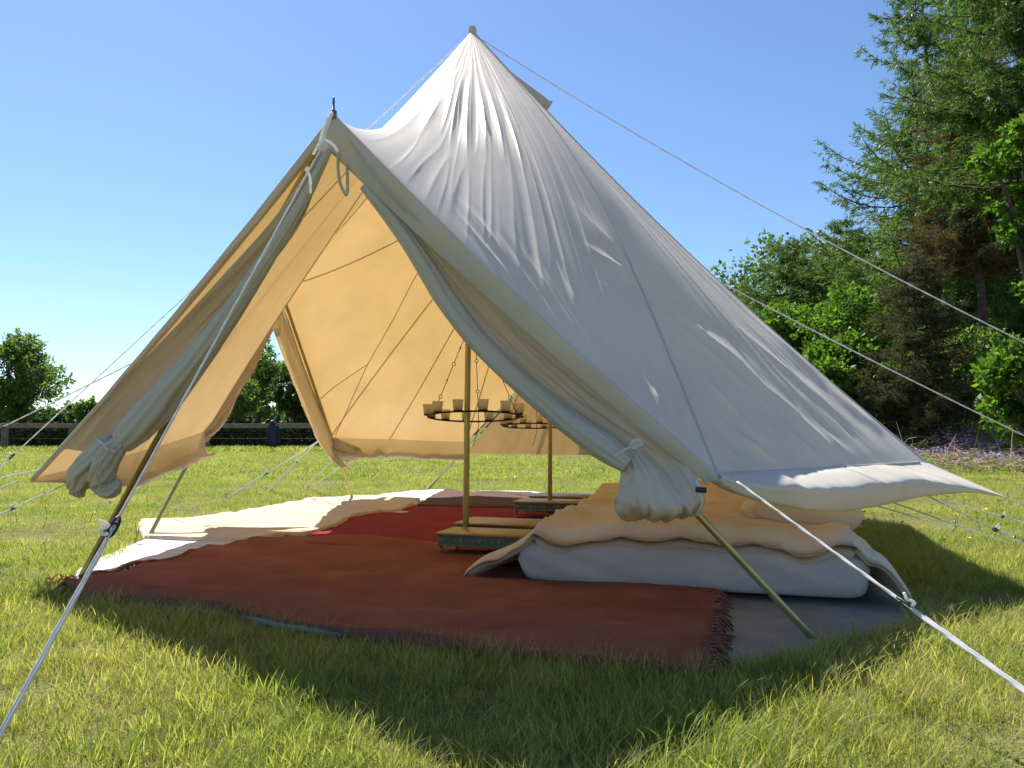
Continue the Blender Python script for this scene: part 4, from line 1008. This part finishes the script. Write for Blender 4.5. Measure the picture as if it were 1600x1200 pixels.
# ------------------------------------------------------------------ wood on the right
G_CON = 'larches and spruces of the wood'
conifer('larch_tree', gpt(1462, 23), hgt(-60, 23) - .9, 3.0, 'larch', 'tall larch whose upper branches reach far out over the sky', 1, nwh=26, per=5, bare=.18, curve=.14, droop=.34, dens=1.1, topw=.34)
conifer('larch_tree', gpt(1418, 27), hgt(185, 27) - .9, 3.1, 'larch', 'shorter larch standing left of the tall larch', 2, nwh=24, per=6, bare=.12, curve=.13, droop=.35, topw=.26)
conifer('larch_tree', gpt(1236, 33), hgt(372, 33) - .9, 3.3, 'larch', 'low larch showing just above the right slope of the tent', 3, nwh=26, per=8, bare=.05, topw=.2, droop=.3, dens=1.4)
conifer('larch_tree', gpt(1330, 31), hgt(335, 31) - .9, 3.0, 'larch', 'small larch between the low larch and the two taller ones', 14, nwh=26, per=8, bare=.05, topw=.2, droop=.3, dens=1.3)
conifer('larch_tree', gpt(1625, 16.5), 13.5, 3.0, 'larch2', 'pale green larch with hanging twigs at the edge of the picture on the right', 4, nwh=36, per=6, bare=.38, curve=.02, droop=.9, dens=1.5, topw=.26, sprig=.15)
conifer('spruce_tree', gpt(1535, 20), hgt(70, 20) - .9, 1.9, 'dead', 'half dead spruce with brown needles in front of the tall larch', 5, nwh=34, per=7, bare=.40, droop=.25, dens=1.6, curve=.05, topw=.30, sprig=.13)
conifer('spruce_tree', gpt(1432, 17.5), hgt(375, 17.5) - .9, 1.35, 'dusk', 'low dry spruce with dull grey brown twigs among the hazels', 6, nwh=28, per=6, bare=.05, droop=.3, dens=1.5, curve=.04, topw=.28, sprig=.12)
conifer('larch_tree', gpt(1545, 29), 18.5, 3.6, 'larch', 'dark larch behind the half dead spruce', 8, nwh=34, per=7, bare=.10, topw=.25, sprig=.26)
conifer('spruce_tree', gpt(1630, 25), 17.5, 3.6, 'larch', 'dark spruce deep in the wood behind the pale larch', 9, nwh=34, per=7, bare=.05, topw=.25, sprig=.24)
G_HZ = 'hazel bushes along the edge of the wood'
for (px, Y, py, rx, nl, sd_, lab) in (
        (1255, 25, 440, 2.1, 13000, 21, 'bright green hazel beside the right slope of the tent'),
        (1345, 22, 425, 2.0, 13000, 22, 'bright green hazel left of the low dry spruce'),
        (1300, 19, 520, 1.3, 9000, 28, 'small hazel low down against the tent slope'),
        (1400, 19.5, 560, 1.2, 6000, 23, 'low hazel under the dry spruce'),
        (1500, 19, 480, 1.6, 7000, 24, 'shaded hazel behind the bracken'),
        (1625, 13.5, 405, 1.25, 7000, 25, 'big leaved hazel leaning in from the right above the bracken'),
        (1640, 14.5, 130, 1.1, 5000, 26, 'tall slender sapling with bright leaves by the pale larch'),
        (1575, 18.5, 560, 1.5, 7000, 27, 'low dark bush behind the bluebells')):
    broadleaf('hazel_bush' if py > 300 else 'sapling_tree', gpt(px, Y), max(1.0, hgt(py, Y) - float(gpt(px, Y)[2])), rx, nl, .13, 'hazel' if sd_ not in (24, 27) else 'oak', lab, 'bush' if py > 300 else 'tree', sd_, lobes=18, low=.02 if py > 300 else .45)
# dim mass of the wood behind
def thicket(name, pts, hlo, hhi, lsz, n, m, label, cat, seed, depth=1.6, kind='stuff', low=.0):
    rng = np.random.default_rng(seed); pts = np.array(pts, float); seg = np.linalg.norm(np.diff(pts, axis=0), axis=1); cum = np.concatenate([[0], np.cumsum(seg)])
    s_ = rng.uniform(0, cum[-1], n); x = np.interp(s_, cum, pts[:, 0]); y = np.interp(s_, cum, pts[:, 1])
    hh = np.array([hlo + (hhi - hlo) * (.5 + .6 * mnoise.noise(Vector((a * .45, seed, 0))) + .35 * mnoise.noise(Vector((a * 1.3, seed, 4)))) for a in s_])
    t = rng.uniform(0, 1, n) ** .8; o_ = rng.normal(size=n) * depth * .45 * np.sqrt(np.maximum(.05, 1 - t ** 3))
    dirn = np.array([np.gradient(pts[:, 0]).mean(), np.gradient(pts[:, 1]).mean()]); dirn /= np.linalg.norm(dirn)
    x = x - dirn[1] * o_; y = y + dirn[0] * o_; z = ground_z(x, y) + low + t * hh
    P = np.stack([x, y, z], 1); v, q = leaves(P, lsz, .5, .3, rng, .6)
    return leaf_object(name, v, q, LM[m], rng.normal(.45, .25, n), None, None, label=label, category=cat, kind=kind)
thicket('forest', [(11, 42), (19, 33), (25, 26), (30, 14)], 6.0, 11.0, .30, 42000, 'larch', 'dim mass of wood behind the larches and hazels', 'wood', 31, 4.0)
thicket('undergrowth', [(7.5, 24), (11.5, 20.5), (16, 15), (19, 10)], .8, 2.2, .13, 16000, 'oak', 'dark undergrowth at the foot of the wood', 'undergrowth', 33, 1.5)

# bracken and bluebells on the bank
def bracken():
    rng = np.random.default_rng(5); mbs = [MB() for _ in range(1)]; mb = mbs[0]
    n = 0
    while n < 2600:
        x = rng.uniform(5.5, 17); y = rng.uniform(9, 23); d = (x - 4) * .62 + (y - 15.5) * .785
        if not (-.5 + 1.0 * mnoise.noise(Vector((x * .4, y * .4, 0))) < d < 5.0): continue
        n += 1; z = float(ground_z(x, y)); a = rng.uniform(0, 6.28); L = rng.uniform(.2, .85); el = rng.uniform(-.05, .32) if rng.random() < .95 else rng.uniform(.6, 1.3)
        p = np.array([x, y, z + rng.uniform(.02, .22)]); e = p + np.array([math.cos(a) * math.cos(el), math.sin(a) * math.cos(el), math.sin(el)]) * L; e[2] = max(e[2], z + .03)
        mb.tube([p, (p + e) / 2 + Z * rng.uniform(-.06, .10), e], [.0055, .0045, .002], 4, int(rng.integers(0, 3)), cap=False)
    o = mb.build('bracken_litter', [pbr('bracken_pale', (.55, .40, .29), .9), pbr('bracken_pink', (.45, .29, .23), .9), pbr('bracken_brown', (.30, .19, .12), .9)])
    o['label'] = 'dead pinkish bracken stems lying along the bank'; o['category'] = 'bracken'; o['kind'] = 'stuff'
    bl_ = leaf_mat('bluebell', [(.20, .15, .50), (.28, .22, .60), (.38, .33, .68)], 1.0, .3); P = []
    while len(P) < 2600:
        x = rng.uniform(7, 17); y = rng.uniform(9, 22); d = (x - 4) * .62 + (y - 15.5) * .785
        if not .2 < d < 4.5: continue
        if mnoise.noise(Vector((x * .8, y * .8, 9))) < .12: continue
        P.append((x, y, float(ground_z(x, y)) + rng.uniform(.12, .34)))
    v, q = leaves(np.array(P), .055, .5, .2, rng, .7); leaf_object('bluebell_patch', v, q, bl_, rng.uniform(0, 1, len(q)), None, None, label='patch of blue violet bluebells among the bracken', category='flowers', kind='stuff')
    P = []
    while len(P) < 9000:
        x = rng.uniform(5.0, 18); y = rng.uniform(8, 24); d = (x - 4) * .62 + (y - 15.5) * .785
        if not -.6 < d < 6: continue
        if mnoise.noise(Vector((x * .6, y * .6, 2))) < -.05: continue
        P.append((x, y, float(ground_z(x, y)) + rng.uniform(.02, .25)))
    v, q = leaves(np.array(P), .09, .5, .4, rng, .4); leaf_object('ground_cover', v, q, LM['hazel'], rng.uniform(.2, .9, len(q)), None, None, label='fresh green herbs growing through the bracken', category='ground cover', kind='stuff')
bracken()

# ------------------------------------------------------------------ fence, hedge and far trees
FY = 26.0
M['fence'] = pbr('weathered_wood', (.23, .18, .12), .9, noise_sc=12, amt=.35, bump=.6, bump_sc=40)
M['wire'] = pbr('wire', (.12, .13, .13), .5, .8)
FX = [(-791 + 105.0 * i) / FPX * FY for i in range(-4, 13)]
fence = thing('field_fence', 'wooden post and rail fence with wire netting across the far edge of the field', 'fence', (FX[6], FY, 0))
fo = np.array([-FX[6], -FY, 0])
for i, x in enumerate(FX):
    mb = MB(); h = .93 + .03 * math.sin(i * 2.3); mb.box((x, FY, h / 2 - .1), (.20, .12, h + .2), 0, None, .012); mb.build('post', M['fence'], fence, False, fo)
for a, b in zip(FX[:-1], FX[1:]):
    mb = MB(); mb.box(((a + b) / 2, FY - .085, .845 + random.uniform(-.01, .01)), (b - a - .01, .035, .15), 0, None, .005); mb.build('rail', M['fence'], fence, False, fo)
mb = MB()
s_ = .06; x0, x1, z0, z1 = FX[0], FX[-1], .06, .78
k = x0 - (z1 - z0)
while k < x1:
    for sg in (1, -1):
        a = (k, z0) if sg > 0 else (k, z1); b_ = (k + (z1 - z0), z1) if sg > 0 else (k + (z1 - z0), z0)
        mb.add([(a[0], FY - .066 + .002 * sg, a[1]), (b_[0], FY - .066 + .002 * sg, b_[1]), (b_[0], FY - .0695 + .002 * sg, b_[1] + .004), (a[0], FY - .0695 + .002 * sg, a[1] + .004)], [(0, 1, 2, 3)])
    k += s_
for zz in (.07, .42, .77): mb.tube([(x0, FY - .064, zz), (x1, FY - .064, zz)], .003, 4)
mb.build('wire_netting', M['wire'], fence, False, fo, kind='stuff')
# jacket on the post
M['navy'] = pbr('navy_jacket', (.012, .016, .035), .6, noise_sc=8, amt=.4, bump=.5, bump_sc=14)
jx = (429 - 800) / FPX * FY
root = thing('jacket', 'dark navy jacket hung over a fence post', 'jacket', (jx, FY - .1, 0))
def loft(secs, n=16, amp=.10, seed=0):
    vs = []
    for i, (cx, cy, cz, rx, ry) in enumerate(secs):
        for k in range(n):
            t = 2 * math.pi * k / n; e = 1 + amp * mnoise.noise(Vector((math.cos(t) * 1.5 + seed, math.sin(t) * 1.5, i * .5)))
            vs.append((cx + rx * e * math.cos(t), cy + ry * e * math.sin(t), cz))
    L = len(secs); fs = [(i * n + k, i * n + (k + 1) % n, (i + 1) * n + (k + 1) % n, (i + 1) * n + k) for i in range(L - 1) for k in range(n)]
    fs += [tuple(range(n - 1, -1, -1)), tuple((L - 1) * n + k for k in range(n))]; return vs, fs
vs, fs = loft([(.04, -.03, .16, .15, .06), (.05, -.03, .24, .19, .09), (.03, -.02, .42, .18, .10), (0, 0, .62, .165, .12), (-.02, .02, .82, .15, .13), (-.03, .03, .94, .11, .12), (-.03, .04, 1.0, .05, .06)], seed=3); obj('body', new_mesh('body', vs, fs, M['navy']), root)
for sx in (-1, 1):
    vs, fs = loft([(sx * .19 + .05, -.06, .18, .035, .035), (sx * .20 + .04, -.07, .34, .05, .05), (sx * .18 + .02, -.05, .56, .058, .058), (sx * .12, -.02, .80, .06, .07), (sx * .07, 0, .88, .04, .05)], 12, seed=sx * 2); obj('sleeve', new_mesh('sleeve', vs, fs, M['navy']), root)
vs, fs = loft([(-.03, -.03, .84, .06, .06), (-.02, -.08, .90, .09, .06), (-.02, -.08, .98, .075, .06), (-.02, -.04, 1.03, .03, .03)], 14, seed=9); obj('hood', new_mesh('hood', vs, fs, M['navy']), root)

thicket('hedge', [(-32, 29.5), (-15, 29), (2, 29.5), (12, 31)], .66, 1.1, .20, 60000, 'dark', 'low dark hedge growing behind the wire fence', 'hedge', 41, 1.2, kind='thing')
thicket('far_treeline', [(-75, 95), (-20, 98), (30, 95), (75, 85)], 1.4, 2.6, .85, 34000, 'hedge', 'low line of trees and hedges on the horizon', 'treeline', 43, 3.0)
G_FT = 'far trees beyond the fence'
for (px, Y, py, rx, nl, lsz, mm, sd_, lab) in (
        (38, 62, 545, 4.2, 16000, .26, 'oak', 51, 'broad round oak beyond the fence, leftmost of the far trees'),
        (-70, 60, 560, 3.2, 7000, .26, 'oak', 57, 'oak at the very edge of the picture beside the broad oak'),
        (134, 64, 634, 1.5, 3000, .22, 'hazel', 52, 'small pale bush beyond the fence just right of the broad oak'),
        (402, 58, 540, 2.7, 12000, .22, 'oak', 53, 'upright oak seen through the open side door'),
        (465, 52, 582, 2.0, 10000, .2, 'hedge', 54, 'dense dark willow seen just left of the brown door flap'),
        (372, 50, 612, 1.9, 9000, .18, 'oak', 55, 'low spreading bush in front of the upright oak'),
        (520, 56, 600, 2.4, 7000, .22, 'oak', 56, 'round tree hidden mostly behind the canvas of the side door'),
        (240, 60, 625, 2.6, 7000, .22, 'oak', 58, 'low bush beyond the fence behind the left canvas')):
    broadleaf('oak_tree' if mm == 'oak' and py < 605 else ('far_bush' if py > 605 else 'willow_tree'), gpt(px, Y), hgt(py, Y), rx, nl, lsz, mm, lab, 'tree' if py < 605 else 'bush', sd_, lobes=30, low=.02)

# ------------------------------------------------------------------ grass
def inside(poly, X, Y):
    c = np.zeros(len(X), bool); p = np.array(poly); n = len(p); j = n - 1
    for i in range(n):
        xi, yi = p[i]; xj, yj = p[j]; t = ((yi > Y) != (yj > Y)) & (X < (xj - xi) * (Y - yi) / (yj - yi + 1e-12) + xi); c ^= t; j = i
    return c
def grass_mat(name, cols, fac=.5):
    m, nt, out = mat(name); at = N(nt, 'ShaderNodeAttribute', attribute_name='tone'); oi = N(nt, 'ShaderNodeObjectInfo')
    mul = N(nt, 'ShaderNodeMath', operation='MULTIPLY_ADD'); mul.inputs[1].default_value = .35; mul.inputs[2].default_value = -.17
    ad = N(nt, 'ShaderNodeMath', operation='ADD'); nt.links.new(oi.outputs['Random'], mul.inputs[0]); nt.links.new(mul.outputs[0], ad.inputs[0]); nt.links.new(at.outputs['Fac'], ad.inputs[1])
    ge = N(nt, 'ShaderNodeNewGeometry'); pn = N(nt, 'ShaderNodeTexNoise', Scale=1.1, Detail=5.0, Roughness=.65); nt.links.new(ge.outputs['Position'], pn.inputs[0])
    m2 = N(nt, 'ShaderNodeMath', operation='MULTIPLY_ADD'); m2.inputs[1].default_value = 1.5; m2.inputs[2].default_value = -.72; nt.links.new(pn.outputs[0], m2.inputs[0])
    a2 = N(nt, 'ShaderNodeMath', operation='ADD'); nt.links.new(ad.outputs[0], a2.inputs[0]); nt.links.new(m2.outputs[0], a2.inputs[1])
    c = ramp(nt, a2.outputs[0], [(i / (len(cols) - 1), q) for i, q in enumerate(cols)])
    d = N(nt, 'ShaderNodeBsdfPrincipled', Roughness=.55); d.inputs['Specular IOR Level'].default_value = .22; t = N(nt, 'ShaderNodeBsdfTranslucent')
    nt.links.new(c, d.inputs['Base Color']); sc_ = N(nt, 'ShaderNodeVectorMath', operation='MULTIPLY'); sc_.inputs[1].default_value = (1.45, 1.55, .8); nt.links.new(c, sc_.inputs[0]); nt.links.new(sc_.outputs[0], t.inputs[0])
    mx = N(nt, 'ShaderNodeMixShader'); mx.inputs[0].default_value = fac; nt.links.new(d.outputs[0], mx.inputs[1]); nt.links.new(t.outputs[0], mx.inputs[2]); nt.links.new(mx.outputs[0], out.inputs[0]); return m
GM = grass_mat('grass_blade', [(.15, .20, .05), (.22, .27, .06), (.30, .33, .08), (.38, .36, .12), (.47, .38, .20), (.54, .44, .29)])
def tuft(seed, nb, hmin, hmax, spread, wid, straw):
    rng = np.random.default_rng(seed); vs = []; q = []; tone = []
    for b in range(nb):
        a = rng.uniform(0, 6.28); r_ = spread * math.sqrt(rng.random()); p = np.array([math.cos(a) * r_, math.sin(a) * r_, -.01]); h = rng.uniform(hmin, hmax); la = rng.uniform(0, 6.28); lean = rng.uniform(.1, .9) * h
        ld = np.array([math.cos(la), math.sin(la), 0]); sd_ = np.array([-ld[1], ld[0], 0]); fa_ = rng.uniform(-.7, .7); sd_ = sd_ * math.cos(fa_) + ld * math.sin(fa_)
        w = wid * rng.uniform(.6, 1.2); dead = rng.random() < straw; b0 = len(vs)
        if dead: lean *= 1.5; h *= .6
        for t, ww in ((0, 1), (.4, .9), (.75, .6), (1, .08)):
            c = p + Z * h * (t - .25 * (lean / h) * t * t) + ld * lean * t * t; vs += [c - sd_ * w * ww * .5, c + sd_ * w * ww * .5]
        for i in range(3): q.append((b0 + 2 * i, b0 + 2 * i + 1, b0 + 2 * i + 3, b0 + 2 * i + 2)); tone.append((.74 + .2 * rng.random()) if dead else rng.uniform(.05, .58))
    me = fast_mesh('tuft', np.array(vs), np.array(q), GM, False); at = me.attributes.new('tone', 'FLOAT', 'FACE'); at.data.foreach_set('value', np.array(tone, np.float32)); return me
def grass(name, pts, scl, rot, meshes, label):
    tc = bpy.data.collections.new(name + '_tufts')
    for i, me in enumerate(meshes): tc.objects.link(bpy.data.objects.new('tuft', me))
    me = bpy.data.meshes.new(name); me.vertices.add(len(pts)); me.vertices.foreach_set('co', np.ascontiguousarray(pts, np.float32).ravel())
    a = me.attributes.new('scl', 'FLOAT', 'POINT'); a.data.foreach_set('value', np.ascontiguousarray(scl, np.float32))
    a = me.attributes.new('rotz', 'FLOAT_VECTOR', 'POINT'); a.data.foreach_set('vector', np.ascontiguousarray(rot, np.float32).ravel())
    a = me.attributes.new('pick', 'INT', 'POINT'); a.data.foreach_set('value', RNG.integers(0, len(meshes), len(pts)).astype(np.int32))
    o = obj(name, me, kind='stuff', label=label, category='grass')
    ng = bpy.data.node_groups.new(name + '_scatter', 'GeometryNodeTree'); ng.interface.new_socket('Geometry', in_out='INPUT', socket_type='NodeSocketGeometry'); ng.interface.new_socket('Geometry', in_out='OUTPUT', socket_type='NodeSocketGeometry')
    gi = ng.nodes.new('NodeGroupInput'); go = ng.nodes.new('NodeGroupOutput'); ip = ng.nodes.new('GeometryNodeInstanceOnPoints'); ci = ng.nodes.new('GeometryNodeCollectionInfo'); ci.inputs['Collection'].default_value = tc
    ci.inputs['Separate Children'].default_value = True; ci.inputs['Reset Children'].default_value = True
    def attr(nm, ty): n = ng.nodes.new('GeometryNodeInputNamedAttribute'); n.data_type = ty; n.inputs[0].default_value = nm; return n.outputs[0]
    L = ng.links.new; L(gi.outputs[0], ip.inputs['Points']); L(ci.outputs[0], ip.inputs['Instance']); ip.inputs['Pick Instance'].default_value = True
    L(attr('pick', 'INT'), ip.inputs['Instance Index']); L(attr('rotz', 'FLOAT_VECTOR'), ip.inputs['Rotation']); L(attr('scl', 'FLOAT'), ip.inputs['Scale']); L(ip.outputs[0], go.inputs[0])
    md = o.modifiers.new('scatter', 'NODES'); md.node_group = ng; return o
def scatter(n, y0, y1, power, margin, smin, smax, seed, xmul=.80, patch=.5):
    rng = np.random.default_rng(seed); t = rng.uniform(0, 1, n) ** power; y = y0 + (y1 - y0) * t; x = rng.uniform(-1, 1, n) * (y * xmul + .45)
    keep = np.ones(n, bool)
    for m_ in MASKS:
        c = np.mean(m_, 0); pl = [c + (p - c) * (1 - margin / (np.linalg.norm(p - c) + .01)) for p in np.array(m_)]; keep &= ~inside(pl, x, y)
    x, y = x[keep], y[keep]
    pn = np.array([mnoise.noise(Vector((a * 1.1, b * 1.1, seed))) + .5 * mnoise.noise(Vector((a * 3.7, b * 3.7, seed))) for a, b in zip(x, y)])
    kp = rng.uniform(0, 1, len(x)) < np.clip(.72 + pn * 1.5, .18, 1); x, y, pn = x[kp], y[kp], pn[kp]
    s_ = smin + (smax - smin) * np.clip(.5 + pn * patch * 1.3, 0, 1) * rng.uniform(.7, 1.15, len(x))
    rot = np.zeros((len(x), 3)); rot[:, 2] = rng.uniform(0, 6.28, len(x)); rot[:, 0] = rng.normal(0, .08, len(x)); rot[:, 1] = rng.normal(0, .08, len(x))
    return np.stack([x, y, ground_z(x, y)], 1), s_, rot
near_t = [tuft(100 + i, 13, .018, .06, .042, .0030, .42) for i in range(8)] + [tuft(120 + i, 8, .05, .125, .03, .0034, .12) for i in range(2)]
mid_t = [tuft(140 + i, 16, .03, .085, .08, .0045, .22) for i in range(6)]
far_t = [tuft(160 + i, 22, .03, .09, .26, .011, .20) for i in range(6)]
P, s_, r_ = scatter(72000, 1.0, 4.6, 1.0, .06, .50, 1.05, 3); grass('grass', P, s_, r_, near_t, 'near meadow grass with long fresh blades and dry straw')
P, s_, r_ = scatter(60000, 4.0, 12.0, 1.0, .05, .45, 1.0, 4); grass('grass', P, s_, r_, mid_t, 'short grass round and behind the tent')
P, s_, r_ = scatter(52000, 11.0, 40.0, 1.15, .0, .5, 1.1, 5); grass('grass', P, s_, r_, far_t, 'grass of the far field up to the fence')
# rough strip along the fence
rng = np.random.default_rng(8); n = 6000; x = rng.uniform(-26, 12, n); y = FY - .3 + rng.normal(0, .35, n)
rot = np.zeros((n, 3)); rot[:, 2] = rng.uniform(0, 6.28, n)
grass('long_grass', np.stack([x, y, np.zeros(n)], 1), rng.uniform(1.0, 3.2, n), rot, far_t, 'rough long grass along the foot of the fence')

# buttercups
M['petal'] = pbr('buttercup_yellow', (.80, .52, .01), .4); M['stem'] = pbr('flower_stem', (.10, .15, .03), .7)
def buttercup():
    mb = MB(); mb.tube([(0, 0, 0), (.008, .004, .045), (.004, .0, .085)], [.0016, .0014, .0012], 5, 1)
    for k in range(5):
        t = 2 * math.pi * k / 5; d = np.array([math.cos(t), math.sin(t), 0]); s2 = np.array([-d[1], d[0], 0]); c = np.array([.004, 0, .085])
        mb.add([c, c + d * .008 + s2 * .007 + Z * .004, c + d * .015 + Z * .010, c + d * .008 - s2 * .007 + Z * .004], [(0, 1, 2, 3)], 0)
    return new_mesh('buttercup', mb.v, mb.f, [M['petal'], M['stem']], False, mb.m)
bme = buttercup(); rng = np.random.default_rng(14)
spots = [on_ground(*p)[:2] for p in ((74, 872), (28, 778), (1350, 828), (1413, 833), (1440, 862), (1459, 873), (1470, 857), (1510, 872), (1386, 833), (1530, 786), (60, 790), (900, 740), (930, 748))]
while len(spots) < 190:
    y = 4.5 + 12 * rng.random() ** 1.3; x = rng.uniform(-.7, .75) * y
    if not any(inside(m_, np.array([x]), np.array([y]))[0] for m_ in MASKS): spots.append((x, y))
for i, p in enumerate(spots):
    o = obj('buttercup', bme, None, (p[0], p[1], float(ground_z(p[0], p[1])))); o.rotation_euler = (rng.normal(0, .2), rng.normal(0, .2), rng.uniform(0, 6.28)); o.scale = (rng.uniform(.8, 1.5),) * 3
    tag(o, 'small yellow buttercup flowering in the grass', 'flower', 'buttercups in the meadow')
